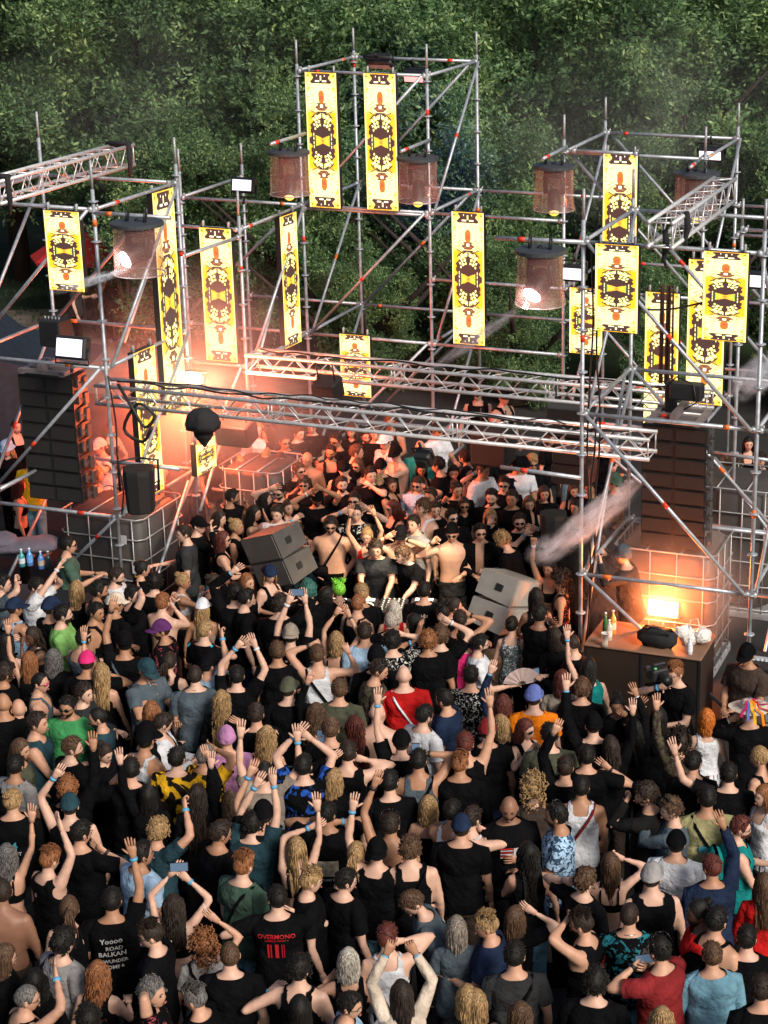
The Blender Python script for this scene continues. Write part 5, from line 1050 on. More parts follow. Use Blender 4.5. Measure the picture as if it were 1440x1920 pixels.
def finish_person(sp, V, Fc):
    sx = sp['sex']; bw = sp['bw']; ln = sp['ln']; arms = sp['arms']; seed = sp['seed']
    g = Geo(); g.add(V, Fc)
    # head, turned on the neck
    hm2 = Matrix.Translation(Vector(lean_fn([[0, .022, 1.628]], ln)[0])) @ Euler((R(-sp['pitch']), 0, R(sp['yaw']))).to_matrix().to_4x4() @ Matrix.Scale(sp['hs'], 4)
    M = np.array(hm2); hv = HV @ M[:3, :3].T + M[:3, 3]
    wrists = []
    for s, sh, el, wr, st, k in arms:
        d = (wr - el) / np.linalg.norm(wr - el); nrm = np.array([0, 1., 0]) if abs(d[1]) < .8 else np.array([0, 0, -1.]); 
        if d[2] < -.5: nrm = np.array([-s, .3, 0.])
        hand(g, wr, d, nrm, st, -s if d[2] < -.5 else s); wrists.append((wr, d, s))
    stance = .10
    for s in (-1, 1):                                       # legs
        tube(g, [(s * .085, 0, .88), (s * (.095), .01, .5), (s * stance, -.01, .10)], [.078, .054, .036], 8)
        bbox(g, (s * stance, .05, .045), (.08, .22, .07), .02)
    allv = lean_fn(np.concatenate(g.v), ln); g.v = [allv]; g.add(hv, HF)
    me = g.mesh('person', [MATS['skin_' + sp['skin']]])
    # place it
    hw = lean_fn([[0, .022, 1.628]], ln)[0] * sp['h']; rot = sp['rot']; cs, sn = math.cos(rot), math.sin(rot)
    o = obj('person', me, loc=sp['loc'], rot=(0, 0, rot), scale=(sp['h'],) * 3); sp['obj'] = o
    o['kind'] = 'thing'
    def child(nm, gg, mats, lean=True, **kw):
        if isinstance(gg, Geo):
            gg.v = [lean_fn(np.concatenate(gg.v), ln)] if lean else gg.v; gg = gg.mesh(nm, mats, **kw)
        elif lean and ln and gg.users == 0:
            co = np.empty(len(gg.vertices) * 3); gg.vertices.foreach_get('co', co); gg.vertices.foreach_set('co', lean_fn(co.reshape(-1, 3), ln).ravel()); gg.update()
        return obj(nm, gg, o)
    if sp['top'][0] != 'n':
        child('shirt' if sp['top'][0] in 'tTNl' else 'top', shirt(sp, arms, seed), [cloth_mat(sp['top'][1], sp['top'][2:])])
    # trousers
    gt = Geo(); loft(gt, rings_of(sx, bw, .010, .80, 1.0, 4, 16), caps=False); lo = .12 if not sp['shorts'] else .5
    for s in (-1, 1): tube(gt, [(s * .082, 0, .90), (s * .088, 0, .76), (s * .095, .01, .5), (s * stance, -.01, lo)], [.07, .096, .074, .062] if not sp['shorts'] else [.07, .096, .08, .085], 10, caps=False)
    child('trousers', gt, [cloth_mat(sp['pants'])])
    for s in (-1, 1):
        gs = Geo(); bbox(gs, (s * stance, .05, .045), (.10, .26, .09), .025); child('shoe', gs, [cloth_mat('k' if seed % 3 else 'a')], lean=False)
    # head things share meshes; they ride on a matrix
    def rider(nm, mesh, mats):
        c = obj(nm, mesh, o, mats=mats); c.matrix_local = hm2; return c
    hs, hc = sp['hair'][0], sp['hair'][1] if len(sp['hair']) > 1 else 'k'
    if sp.get('hat') and hs in 'scqok': hs = 'z'
    if hs != 'B':
        c = rider('hair', make_hair(hs, seed % 3), [hair_mat(hc)])
        if sp.get('hat') and hs != 'z': c.matrix_local = hm2 @ Matrix.Translation((0, -.008, -.03)) @ Matrix.Diagonal((.97, .95, .88, 1))
    if sp.get('hat'):
        hk, hcol = sp['hat']; c = rider('hat', make_hat(hk), [cloth_mat(hcol)]); c.matrix_local = hm2 @ Matrix.Scale(1.07, 4)
        if hk == 'cap_back': c.matrix_local = hm2 @ Matrix.Rotation(math.pi, 4, 'Z') @ Matrix.Rotation(R(6), 4, 'X') @ Matrix.Scale(1.08, 4)
        if hk == 'straw':
            gr = Geo()
            for i in range(7):
                a = (-2.5, -2.2, -1.9, -1.5, -1.0, -.2, .9)[i]; w = .028
                for q, r in enumerate((0,)):
                    pts = [(math.cos(a) * rr_, math.sin(a) * rr_ * 1.15, zz) for rr_, zz in ((.03, .136), (.084, .124), (.094, .075), (.14, .068), (.20, .066), (.225, .03 - .03 * (i % 4)))]
                    n = len(pts); tv = np.array([-math.sin(a), math.cos(a), 0]) * w / 2
                    gr.add(np.concatenate([np.array(pts) - tv, np.array(pts) + tv]), [[j, j + 1, n + j + 1, n + j] for j in range(n - 1)], i % 5)
            c2 = obj('ribbon', gr.mesh('ribbon', [cloth_mat(x) for x in 'pLyor']), c)
    if not sp['back']:
        rider('eyes', face_mesh('eyes'), [MATS['eye']]); rider('eyebrows', face_mesh('brows'), [hair_mat('b' if hc in 'nvwp' else hc)]); rider('lips', face_mesh('lips'), [MATS['lip']])
    if sp['beard']: rider('beard', face_mesh('beard'), [hair_mat('b' if hc in 'kb' else hc)])
    if sp['glass']:
        c = rider('glasses', glasses_mesh('glasses'), [MATS[{'sg': 'dark_lens', 'gl': 'clear_lens', 'gold': 'gold_lens', 'teal': 'teal_lens', 'pink': 'pink_lens', 'sgh': 'dark_lens'}[sp['glass']]], MATS['dark_lens']])
        if sp['glass'] == 'sgh': c.matrix_local = hm2 @ Matrix.Translation((0, -.045, .065)) @ Matrix.Rotation(R(38), 4, 'X') @ Matrix.Scale(1.12, 4)
    if sp['strap']:
        gs = Geo(); pts = []; sd = 1 if seed % 2 else -1
        for i in range(13):
            t = i / 12 * 2 * math.pi; x = .13 * math.cos(t) * sd * 1.0; z = 1.245 + .215 * math.cos(t)
            y = torso_surf(sx, np.clip(x, -.135, .135), z, 1 if math.sin(t) > 0 else -1, .032, bw); 
            if z > 1.44: y = (-.02) + math.sin(t) * .08; z = 1.478
            pts.append((x, y, z))
        tube(gs, pts, .014, 4); child('bag_strap', gs, [cloth_mat(sp['strap'])])
        if sp['bag']: gb = Geo(); bbox(gb, (-.13 * sd, sp['bagside'] * .16, 1.05), (.20, .09, .15), .03); child('shoulder_bag', gb, [cloth_mat(sp['bag'])])
    if sp['pack']:
        gb = Geo(); bbox(gb, (0, -.20, 1.24), (.25, .13, .36), .04); bbox(gb, (0, -.275, 1.17), (.19, .04, .18), .02)
        for s in (-1, 1): tube(gb, [(s * .085, -.14, 1.38), (s * .10, -.06, 1.475), (s * .10, .06, 1.46), (s * .11, .135, 1.34), (s * .15, .08, 1.15), (s * .11, -.14, 1.10)], .016, 5)
        child('backpack', gb, [cloth_mat(sp['pack'])])
    if sp['print']: child('print', make_print(sp['print'], sp), None)
    if sp['chain']:
        gc = Geo(); t = np.arange(19) / 18 * 2 * math.pi; tube(gc, np.stack([np.cos(t) * .072, -.008 + np.sin(t) * .070, 1.485 - .02 * np.sin(t)], 1), .004, 4, caps=False); child('necklace', gc, [mat('silver', (.6, .6, .6), .3, metal=1, var=0)])
    for i, (wr, d, s) in enumerate(wrists):
        if wr[2] > 1.25 and (seed * 7 + i * 3) % 5 < 3:
            gw = Geo(); tube(gw, [wr - d * .035, wr - d * .012], .033 if sx == 'm' else .029, 10); child('wristband', gw, [MATS[('band_blue', 'band_white', 'band_black', 'band_blue')[(seed + i) % 4]]])
    if sp['stripes']:
        wh = cloth_mat('w')
        for s, sh, el, wr, st, k in arms:
            out = np.array([s, 0, .4]); gg = Geo()
            for q in (-1, 0, 1):
                u, w_, d_ = frame(el - sh); off = np.cross(d_, out); off /= np.linalg.norm(off)
                o2 = np.array([s * .8, -.2, .55]); o2 -= d_ * np.dot(o2, d_); o2 /= np.linalg.norm(o2)
                tube(gg, [sh + o2 * .078 + off * q * .024, sh + (el - sh) * .5 + o2 * .068 + off * q * .024, el + o2 * .060 + off * q * .022, el + (wr - el) * .8 + o2 * .046 + off * q * .018], .006, 4)
            child('sleeve_stripe', gg, [wh])
    sp['wr'] = wrists

def parse_person(line, idx):
    tk = line.split(); x, y = float(tk[0]), float(tk[1]); fc, sx, hair, top, al, ar = tk[2:8]; op = tk[8:]
    rnd = random.Random(idx * 13 + 5)
    sp = dict(px=x, py=y, fc=fc, sex=sx, hair=hair, top=top, skin=None, hat=None, glass=None, beard='bd' in op, strap=None, bag=None, bagside=1, pack=None, print=None, chain='ch' in op,
              ln=0, pitch=rnd.uniform(-4, 10), yaw=rnd.uniform(-26, 26), h=rnd.uniform(.97, 1.05) if sx == 'm' else rnd.uniform(.91, .98), crop='crop' in op, shorts='sh' in op, stripes='stripes' in op,
              pants=rnd.choice('kkkKKEdBn'), seed=idx, bw=rnd.uniform(.97, 1.10) if sx == 'm' else rnd.uniform(.94, 1.04), hs=.955, lm=None, props=[])
    sp['skin'] = rnd.choice('pppfftt' if sx == 'm' else 'ppfft')
    for o in op:
        if '=' in o:
            k, v = o.split('=')
            if k in ('cap', 'capb', 'bean', 'buck', 'straw'): sp['hat'] = ({'cap': 'cap', 'capb': 'cap_back', 'bean': 'beanie', 'buck': 'bucket', 'straw': 'straw'}[k], v)
            elif k == 'st': sp['strap'] = v
            elif k == 'bag': sp['bag'] = v; sp['strap'] = sp['strap'] or v
            elif k == 'pk': sp['pack'] = v
            elif k == 'sk': sp['skin'] = v
            elif k == 'pt': sp['print'] = v
            elif k == 'ln': sp['ln'] = float(v); sp['pitch'] += float(v)
            elif k == 'dn': sp['pitch'] += float(v)
            elif k == 'yw': sp['yaw'] = float(v)
            elif k == 'h': sp['h'] = float(v)
            elif k == 'bw': sp['bw'] = float(v)
            elif k == 'pn': sp['pants'] = v
            elif k == 'lm': sp['lm'] = v.replace('_', ' ')
            elif k in ('phone', 'cig', 'bottle', 'fan', 'cup'): sp['props'].append((k, v))
        elif o in ('sg', 'gl', 'gold', 'teal', 'pink', 'sgh'): sp['glass'] = o
    sp['rot'] = R(FDIR[fc] + rnd.uniform(-13, 13)); sp['back'] = fc == 'B'
    # bag hangs on the side that shows
    sp['bagside'] = 1
    h = sp['h']; hw = lean_fn([[0, .022, 1.628]], sp['ln'])[0] * h; cs, sn = math.cos(sp['rot']), math.sin(sp['rot'])
    P = ath(x, y, hw[2]); off = Vector((hw[0] * cs - hw[1] * sn, hw[0] * sn + hw[1] * cs, 0)); sp['loc'] = (P.x - off.x, P.y - off.y, 0); sp['d'] = P.y
    sp['arm'] = {}
    for side, tok in ((-1, al), (1, ar)):
        s = side if cs >= 0 else -side
        if tok[0].isdigit():
            st = 'o'; 
            if tok[-1] in 'ofpr': st = tok[-1]; tok = tok[:-1]
            hx, hy = map(float, tok.split(',')); dd = (.12 if fc in 'BBRBL' else -.12 if fc[0] == 'F' else 0)
            w = at(hx, hy, P.y + dd) - Vector(sp['loc']); loc = np.array([w.x * cs + w.y * sn, -w.x * sn + w.y * cs, w.z]) / h
            t = lean_fn([loc], -sp['ln'])[0]; sh = np.array([s * .17, 0, 1.42]); v = t - sh; L = np.linalg.norm(v); t = t - v / L * .085
            hint = (s * 1.0, .1, -.5) if t[2] < 1.75 else (s * 1.0, .15, -.15)
            if abs(t[0]) < .1 and t[2] > 1.6: hint = (s, .2, 0)
            sp['arm'][s] = dict(tg=t, hint=hint, style=st); sp.setdefault('pxarm', []).append(s)
        else:
            t, hint, st = ARM[tok[0].lower()]; t = np.array([s * t[0], t[1], t[2]]) + np.array([rnd.uniform(-.03, .03), rnd.uniform(-.03, .04), rnd.uniform(-.05, .05)])
            sp['arm'][s] = dict(tg=t, hint=(s * hint[0], hint[1], hint[2]), style=st)
    sp['tok'] = (al, ar)
    return sp
CROWD = '''
258 486 F m sb tw d d lm=distant_person_in_white_by_the_path
285 492 L m sb tk d d lm=distant_person_in_black_by_the_path
140 520 R m sk tE b d lm=distant_person_bending_near_the_red_parasol
205 505 BL f lb Tk d d lm=distant_woman_on_the_gravel_path
30 800 FR m zb Tk d d sk=p lm=pale_crop-haired_bystander_in_dark_top
14 842 F f ly tk d b buck=l pn=k lm=blonde_in_light_blue_bucket_hat
58 862 B m sb ly d b pn=d h=.93 lm=person_in_yellow_jacket
36 910 R f lr xk d d pn=k lm=redhead_in_bikini_top_by_the_tank
128 1022 R m sk tG b b sg lm=person_ducking_in_green_scarf
182 890 R f wy xw b d
158 925 BR f lg Tk d b
300 850 L f wm Tk b d
435 932 R m sk tk m b bd
411 972 R f mb Tk d b
443 988 R f ny Nk d b lm=blonde_with_cut-out_black_top
418 1012 R f lr Tk b b sg lm=redhead_in_sunglasses_and_black_vest
372 985 R m sb lk m b cap=k
345 1000 L m sb tE b d
483 806 F m wy lw d d
503 812 FL f lk lk d b
560 812 FR m sb lk d b
585 800 F m sk tk d b
630 826 FL m sb tk d b sg
659 808 F f lm lk b d
687 818 F m sb ti d d gl bd lm=man_with_glasses_in_olive_tee
704 812 F m sm lk d d
723 828 FL m sb lw d d cap=w lm=man_in_white_cap_facing_away_from_the_booth
788 840 F m Bp tt d d sg lm=bald_man_in_sunglasses_and_turquoise_tee
742 850 FL m sb nk d m cap=k lm=shirtless_man_drinking_in_black_cap
620 848 F m sb Tk d d gold bd lm=man_in_mirrored_gold_glasses
576 862 F m Bp nk d d gl lm=shirtless_bald_man
500 858 F f ny lw b b
527 862 F f mb lk d b
560 882 FR m sm tk f d sg
645 880 F m sk Nk d d capb=k
668 848 R m sm lk d b
670 873 F f lm Tk b b sg
570 908 F m cb tk d b sg
641 908 F m sb tk d d bd lm=man_with_moustache_and_buzzed_sides
714 876 F m sb tk b b sg capb=k
710 906 F f ny Tk d d sg
734 910 FR f lb Tk b b
695 890 F m sk tk d 684,908 
524 922 F m sk tk 508,908o d sg bd
594 934 F m sk tk 579,916f 600,908f teal bd cap=k lm=bearded_man_in_teal_mirror_glasses
540 952 FR f lb Tk b b
496 935 R f mk lk 491,912o b
665 938 F m sb tk 640,960o 693,955o sg lm=man_in_shades_with_raised_palms
668 962 F m zb tkF d d gl
737 952 FL f jr Tk d b sg lm=curly_red-haired_woman_in_shades
785 908 F m sb tl d 793,905o sg
790 880 FR f lb Tk d d
822 872 L m sk tk d b sg
850 886 F f lk Tk d b lm=laughing_dark-haired_woman
876 888 FR f lk Tk 898,880f b
872 858 L m sb tE d d bd
900 850 F m sk lk d d cap=k
808 930 F m sb Tk b d
793 952 FL m cm Tw b d lm=curly-haired_man_in_white_vest
776 982 FL m sb ta d d st=k lm=man_in_light_grey_tee_with_black_strap
856 918 F m sk lk f b
870 947 F f lk lk d b sg
847 970 F m sk tk d d sg bd
815 955 F m sb tk d b
922 932 F m sk tk d b bd
945 907 F m sb tk d d sg
970 872 F m sb tw d b cap=k
980 872 FR m zb tk b b sg capb=k
998 868 F m qy tk d d sg bd lm=bleached_quiff_man_in_shades
919 968 F f my lk m b gl lm=fair_woman_with_glasses_hand_at_mouth
900 998 F m sk ok b d sg sk=f lm=lean_person_in_open_black_shirt
974 978 F m sb tk 995,1002o d sg bd
992 945 F f lm Tk d d
960 935 F m sb lk b b
942 1012 L m cy tk b b ln=18 gl lm=curly_blond_man_bent_over_the_pale_speaker
1075 920 F f lb Tk b d
1080 952 F f lk Tk d b lm=woman_smiling_by_the_front_scaffold_pole
1107 915 F m sb tk d d
1100 985 FR m sb lk d b
1060 985 F f lm lk b d
1155 968 L m sg tk d b bd
1167 1042 L m Be lE f f bean=e ln=8 lm=person_in_grey_beanie
1150 905 L m sb lE d b bean=G
1030 1005 F m sb lk b 1000,985o
1030 1065 F f lk xk 997,992f d lm=woman_in_the_smoke_with_one_fist_up
1050 1090 L f kb TkZ d b
1005 1120 B f lk Tk b b sk=o lm=bare-shouldered_woman_beside_the_pale_speaker
1140 1010 FL f mb lk b b
1362 862 L f wm Tn b b lm=smiling_woman_in_brown_vest
1384 868 B m sb te d b lm=man_in_slate_tee_at_far_right
1403 832 F f lk xk d d
1425 862 F m sb tk b d
1300 850 FR m zb ta b d
1425 905 FL m sb tw b b
520 962 F m sb tw 560,972r d sk=p ln=6 lm=man_in_white_tee_behind_the_dark_monitor
476 962 R f lk Tk 505,962o b
620 985 F m cb nk x x sg bd st=k sk=f bw=1.1 pn=k bag=k lm=shirtless_bearded_man_with_cross-body_bag
688 1004 F f ny Tr 655,955o 700,955o gl sk=f lm=woman_with_both_arms_high_behind_the_booth
751 1003 F m Bk nk 722,1000o 757,1005o sg cap=k lm=man_in_black_cap_waving_both_hands
704 1030 F m cb tE k k dn=-14 ln=16 yw=6 sk=f pn=k lm=disc_jockey_in_grey_tee
754 1040 FL m cm tk k k dn=-16 ln=20 yw=-8 sk=p pn=k lm=disc_jockey_in_black_tee_with_necklace
848 1000 F m Bk nk 806,1013f b sg bean=k sk=f pn=E bw=1.06 lm=shirtless_man_in_black_beanie
1020 925 F f mb lk d d
5 1095 R m sk te d 36,1078f
68 1100 R m sk tw 116,1055o 112,1074o gl bd lm=bearded_man_in_white_tee_reaching_up
28 1140 BR m sb Tl d b cap=B pk=k lm=person_in_navy_cap_and_light_blue_top
97 1140 BR m sb tk d b cap=B
118 1152 R m sk th d b bd lm=man_in_light_green_tee
143 1106 B f ly Tk d d sk=t
186 1108 R m sk tk d d bd
218 1080 R m sb tw d d bd lm=short-haired_man_in_white_tee_by_the_tank
217 1132 BR m sb tk d d cap=S pt=bars lm=person_in_cream_cap
250 1117 R m sk tk d 264,1092o
267 1067 R f nk lk d b
290 1092 B m ck lk d b
305 1130 BR m sg nk m m sk=p lm=ginger_man_with_bare_back
343 1090 R f ny xw b 386,1108f lm=woman_with_blonde_bun_and_strappy_top
380 1140 B f ly xs d b cap=w lm=long_blonde_in_white_cap
401 1092 BR f nb Nk 433,1085o d
463 1092 R f lg Tk d b
441 1112 B m ck lk 438,1060o b
462 1122 R m sk tk d d
180 1147 R m sk Tk d b sk=t
157 1197 BR m sk Te d d
62 1192 FL f db Tk b m sk=d ch lm=dark-skinned_woman_with_beads_hand_at_mouth
100 1235 B f we lk d d lm=woman_with_long_grey_waves
233 1207 B m sk tk d d capb=k st=e
163 1243 B m sb tk d 204,1262o cap=p pt=num lm=person_in_pink_cap
190 1262 B f ly Tk d d
303 1182 L m sb tkZ d b cap=u bd lm=man_in_purple_cap
385 1182 BR m zy tkO d 397,1206f lm=cropped_blond_in_blue-dotted_black_shirt
275 1255 FR m sb te 267,1312r b cap=v dn=22 cig=0 lm=person_in_dark_cap_with_cigarette
318 1242 B f pb Tk d d
366 1267 B m zb te d d ch bw=1.14 lm=broad_man_in_slate_tee_and_chain
392 1247 BR m sk tl d 418,1180p cap=k
415 1313 B f jy lk d b lm=curly_strawberry-blonde_in_black
444 1268 B m sk tk 448,1200o 480,1198o
75 1280 R m ok Te b b pink ch sk=f lm=man_in_pink_glasses
55 1240 B f lg Tk d d
127 1325 F m sk tg d d sg bd ch sk=t bw=1.1 lm=smiling_man_in_green_tee
184 1346 L m ok tv d d bd sk=f lm=balding_bearded_man_turned_to_the_green_tee
158 1300 R m cb lE d b
35 1330 B m Bp Tk d b
70 1356 R m sb Nv d b lm=man_in_teal_sleeveless_top
6 1320 B m Bp tk d b
305 1357 R m sb ow b b dn=25
276 1375 R m sk tk d b cap=k bd
284 1335 BR f lg lk d b
425 1385 B m Bp lP d d bean=P lm=person_in_mauve_hat
10 1262 R m cb lk b d sgh
12 1205 B f lk Tk 20,1185r d
505 1076 FR f my Tk d b capb=B gl lm=person_in_dark_beanie_with_straight_blonde_bob
525 1133 B m cb lk d 540,1105o
545 1192 B m sb tk 545,1110o 572,1112o capb=s pt=dist phone=k lm=person_filming_in_backwards_beige_cap
578 1106 B m cv lk d d lm=person_with_dark_green_hair
612 1118 BR f lk lk d b
635 1105 B f in lk d d lm=person_with_neon_green_space_buns
630 1202 B f my xk 634,1138o 655,1142o sk=f lm=bare-shouldered_blonde_clapping_overhead
595 1228 B m sm Tw 586,1196f 662,1212f st=k sk=f lm=man_in_white_vest_with_both_fists_up
520 1222 B m sm tk d d
672 1132 BR m zg Tk d d
678 1112 B m sy lk d d
684 1186 B m sb tl d d pt=palm lm=person_in_light_blue_palm_print_tee
738 1143 B f mw Tr d d lm=white-blond_bob_in_front_of_the_booth
733 1165 B m zp tk d d
795 1108 B m sk tk d d pt=mnx
776 1168 L f mk xr d 797,1150o sk=t lm=woman_in_red_top_looking_sideways
830 1148 B f ik lk d 838,1160o lm=person_with_pink_hair_ties
852 1137 R f nb xk b 872,1132r
862 1162 B m sb Nk d 878,1140r
735 1202 B m ck tkW d 752,1175o
803 1202 B m cg tk 774,1190o d lm=ginger_curls_with_an_arm_arched_overhead
826 1192 B m cm tk d 841,1152r
870 1197 B m sk op d d lm=short_black_hair_with_pink_collar
900 1207 R m sk tw d b gl bd lm=man_in_white_tee_holding_a_fan fan=0
710 1256 R m sb lnM d d sgh ln=8
757 1268 B m Bp tr d d st=w bw=1.16 sk=p lm=bald_man_in_red_tee
706 1232 B m Bk lk d d bean=k
541 1292 B m sb tk d d cap=i bw=1.1 lm=person_in_olive_cap
636 1293 B m sm ti d d bw=1.05
665 1362 B f jr lk d d lm=woman_with_long_red-brown_curls
707 1337 B m Bp nk d d sk=p bw=1.1 pn=k lm=bald_shirtless_man_from_behind
796 1342 BR m sk tw d d sg bd pt=photo lm=man_in_white_tee_with_photo_print
833 1312 L m sk tB d d sg bd bw=1.15 sk=f lm=bearded_man_in_navy_tee_and_sunglasses
883 1268 B m sk tkW d d lm=person_in_black_and_white_patterned_shirt
620 1368 B m sm tk d 602,1388r phone=u
592 1337 B f wm lk d d
500 1382 B f wy Nk d d lm=windblown_blonde_with_pale_blue_scarf
753 1392 B m sb tk d d cap=k pt=bars
914 1370 B m sb tk d d cap=R lm=person_in_dark_red_cap
480 1340 B m sb lk d 440,1350r
940 1360 B f my lk d b
960 1172 B f nk TeW d b lm=person_in_striped_vest_near_the_pale_speaker
1014 1152 BR m sk lk 1046,1162o 1052,1168o sk=o
1072 1208 L m qb lk b b gl dn=20 lm=man_with_glasses_looking_at_his_phone_by_the_pole phone=k
1040 1195 BL f mb lk d d
943 1322 B f mr lB d d
1001 1308 B m sb to d d cap=L lm=person_in_orange_tee_and_violet_cap
1054 1276 B f mr ts d d lm=red-brown_hair_in_draped_cream_top
1091 1292 B m cm tk d d 
1104 1252 B f lk Nt d d
1157 1322 F f nk lk b b sk=o
1266 1262 FL m qg tk 1232,1290r b gl sk=p lm=ginger_cameraman_in_black_tee
1400 1228 FL m sb tn b b cap=k sg sk=t lm=man_in_black_cap_at_the_mixing_desk
1325 1348 B f mga Tw d d sk=p lm=vivid_orange_hair_and_thin_straps
1405 1335 B m Bb lk 1366,1345f d straw=S lm=person_in_straw_hat_with_ribbons
985 1367 FR f mr Tk f d sg lm=tanned_woman_in_shades_and_black_vest
1030 1378 B m sk ti d d
1112 1360 B m sb lk d d capb=k bw=1.1
1100 1418 B m sk tk d 1147,1440o bw=1.1
1000 1478 B f ky ln d d lm=woman_with_big_blonde_curls
955 1516 F m Bd lk d d bd pt=flag sk=o lm=bald_bearded_man_in_black_print_tee
1044 1530 L m sk tlH b b sgh bd sk=t bw=1.08 lm=bearded_man_in_blue_patterned_shirt
1090 1477 B m sk Tw d d st=R bag=n bw=1.08 sk=t lm=man_in_white_vest_with_red_strap
1213 1490 L m cb lK 1163,1492f 1189,1477f lm=dark-curled_man_in_charcoal_with_both_fists_up
1258 1517 L m cm le 1200,1526f d sgh lm=light-brown_hair_in_slate_sweatshirt
1325 1497 B m sk tY d d st=k pt=delta lm=person_in_khaki_yellow_tee
1366 1452 B m sk tk 1255,1400o d
1272 1392 B f kb lnM d d
1235 1345 B f lk lk 1190,1312o 1165,1337r sk=t
1425 1420 BL f py Tk d d lm=blonde_ponytail_at_the_edge
1432 1492 FL f lg Tw d d
885 1535 BR m sb Tw d 913,1545p
1388 1552 R m sr Nt b b gl bd pk=t lm=red-bearded_man_with_turquoise_backpack
1187 1365 B f lk lk d 1190,1290o sk=t
1145 1400 B f lb lk d d
1060 1440 B m sb lk d d
1300 1430 B m sk lk d d
30 1437 BR m sk ta b d pk=k sk=t lm=person_in_pale_grey_tee_with_backpack
38 1405 R f lm Ni d d
24 1502 B m ny lk d d pt=tealp bw=1.08 lm=blond_top-knot_with_shaved_sides
135 1402 BR m sm tk d b bd pt=chest
195 1412 FR f nb lk b b dn=15 sk=p lm=woman_with_tied_hair_and_black_fan fan=k
273 1388 BR m sk Tw d b cap=k sk=t lm=person_in_white_vest_and_black_cap
245 1443 B m sk lk 209,1472f d
126 1478 B m cg lk d d
131 1512 B m sb Nk d d cap=v
152 1562 BR m sk tk d 206,1588o bw=1.12
277 1492 B f lk lk d d
332 1422 B m sk tyT d d bw=1.1 lm=person_in_yellow_and_black_tie-dye
386 1417 BR m ze tyT d 403,1388r lm=cropped_head_beside_the_yellow_tie-dye
370 1492 B f jb lk d d
297 1557 BR m cy tv d 353,1497f sk=f lm=curly_blond_man_punching_the_air
93 1612 BR m qg Nk d 115,1535o pt=logo sk=p lm=auburn_man_in_black_vest_with_hand_high
266 1602 BR m sk tl d d lm=person_in_pale_blue_tee
12 1605 B f we xk d d sk=f
210 1690 B m sk tk d 249,1580o pt=metal bw=1.1 lm=person_in_black_tee_with_white_band_lettering
325 1702 B f wb xk 325,1622r 351,1632r phone=s lm=wavy_brown_hair_holding_up_a_phone
413 1562 BR m sb tk d d bw=1.15
457 1622 BR m qg tG d d st=k bw=1.05 lm=ginger_man_in_dark_green_shirt
432 1505 B f mm lk d d dn=20
474 1545 B m ck tv 490,1442r 514,1448r sk=p lm=man_in_dark_teal_tee_with_both_arms_high
130 1705 B f pm Tk d d
4 1672 B m zb nk d d sk=o
495 1452 B m sk ts 446,1342o 562,1372o sk=p lm=person_in_beige_tee_with_wide_raised_arms
569 1437 B m sk tkD 556,1362o 578,1368o lm=person_in_blue_and_black_tie-dye
494 1527 B m sb tK d d cap=k
626 1462 B f ly lk 621,1408r d
652 1412 B m sb Nk d 684,1412r sk=p
614 1527 B m sk tk 590,1520r 632,1530r pt=beige lm=person_in_black_tee_with_beige_picture
556 1592 B f dy xk 592,1537r 596,1495o sk=p lm=braided_blonde_with_bare_raised_arms
785 1427 B m sk Te d 793,1398r st=k phone=s lm=man_in_slate_vest_filming
863 1432 B m qg lk d d bw=1.15 lm=ginger_man_in_black_hoodie
872 1395 B m sr Nk d d
730 1467 B m sk tk d d
803 1512 B f my sk d d sk=f lm=blonde_in_strapless_black_top
733 1547 B m sb nk d d sgh sk=t
668 1602 B f py Tk d d lm=blonde_ponytail_behind_the_black_cap
707 1597 B m sb Nk d d capb=k bw=1.12 sk=p
769 1592 B m cm Tk d d sk=p st=k
865 1552 B m sb tk d d cap=B bw=1.15 lm=broad_person_in_navy_cap
848 1522 B m sk Tw 842,1545p d
582 1652 R m qy tk d d sk=p lm=blond_quiff_in_black_polo
648 1652 BR m sk tk d d bw=1.15 sk=p
520 1685 B m sk tk 462,1742o 565,1718o pt=over bw=1.15 sk=p lm=man_in_black_tee_with_red_lettering
775 1692 L m sm te d d ln=24 dn=15 pt=tag sk=p lm=man_bending_forward_in_slate_tee
856 1742 B f lq te d 858,1788o lm=woman_with_long_ash-blonde_hair
913 1735 L m qy tB b d sgh sk=f lm=fair_man_in_navy_tee_with_glasses_on_his_head
1145 1622 B f lm xk d 1162,1592f sk=p lm=long_straight_brown_hair_and_bare_shoulder
1098 1652 BR m cm tk 1052,1642f d sk=p
990 1602 B f jk Tk b d
1222 1645 B m sb Nk d d cap=a sk=p lm=person_in_light_grey_cap
1268 1582 B m sk tw d d cap=k bw=1.1 lm=person_in_white_tee_and_black_cap
1335 1627 B m sr lB d 1354,1532o lm=person_in_navy_hoodie_with_arm_up
1091 1732 L m qb Nk 1052,1712r d sg bd sk=f pt=ghost bw=1.08 lm=bearded_quiff_man_in_black_muscle_top
966 1722 B f lm tk d 1001,1692r
1180 1717 B m zb tkC d d ch
965 1792 B m sk tE d d st=k bw=1.05 sk=f lm=person_in_charcoal_tee_with_black_strap
1310 1712 L m nk lr d d bd sk=d lm=dark-skinned_man_with_topknot_in_red
1344 1727 BR m sk Tk d d pk=k gl sk=f bw=1.1 lm=man_in_black_vest_with_small_backpack
1236 1782 BL m sk tR 1181,1795r 1192,1812r sgh sk=f phone=k lm=man_in_maroon_tee_holding_a_phone
1335 1792 B m sm ld d d bw=1.1 sk=f lm=person_in_light_denim_shirt
1116 1842 B m ck tk d d sk=p bw=1.05
1240 1915 B f wy lk d d
893 1880 B f ly Tk d d
1432 1660 B f lm ro d d
1428 1855 B m sb lk d b
284 1752 L m qb lk d d sg sk=p stripes lm=man_in_black_track_jacket_with_white_stripes
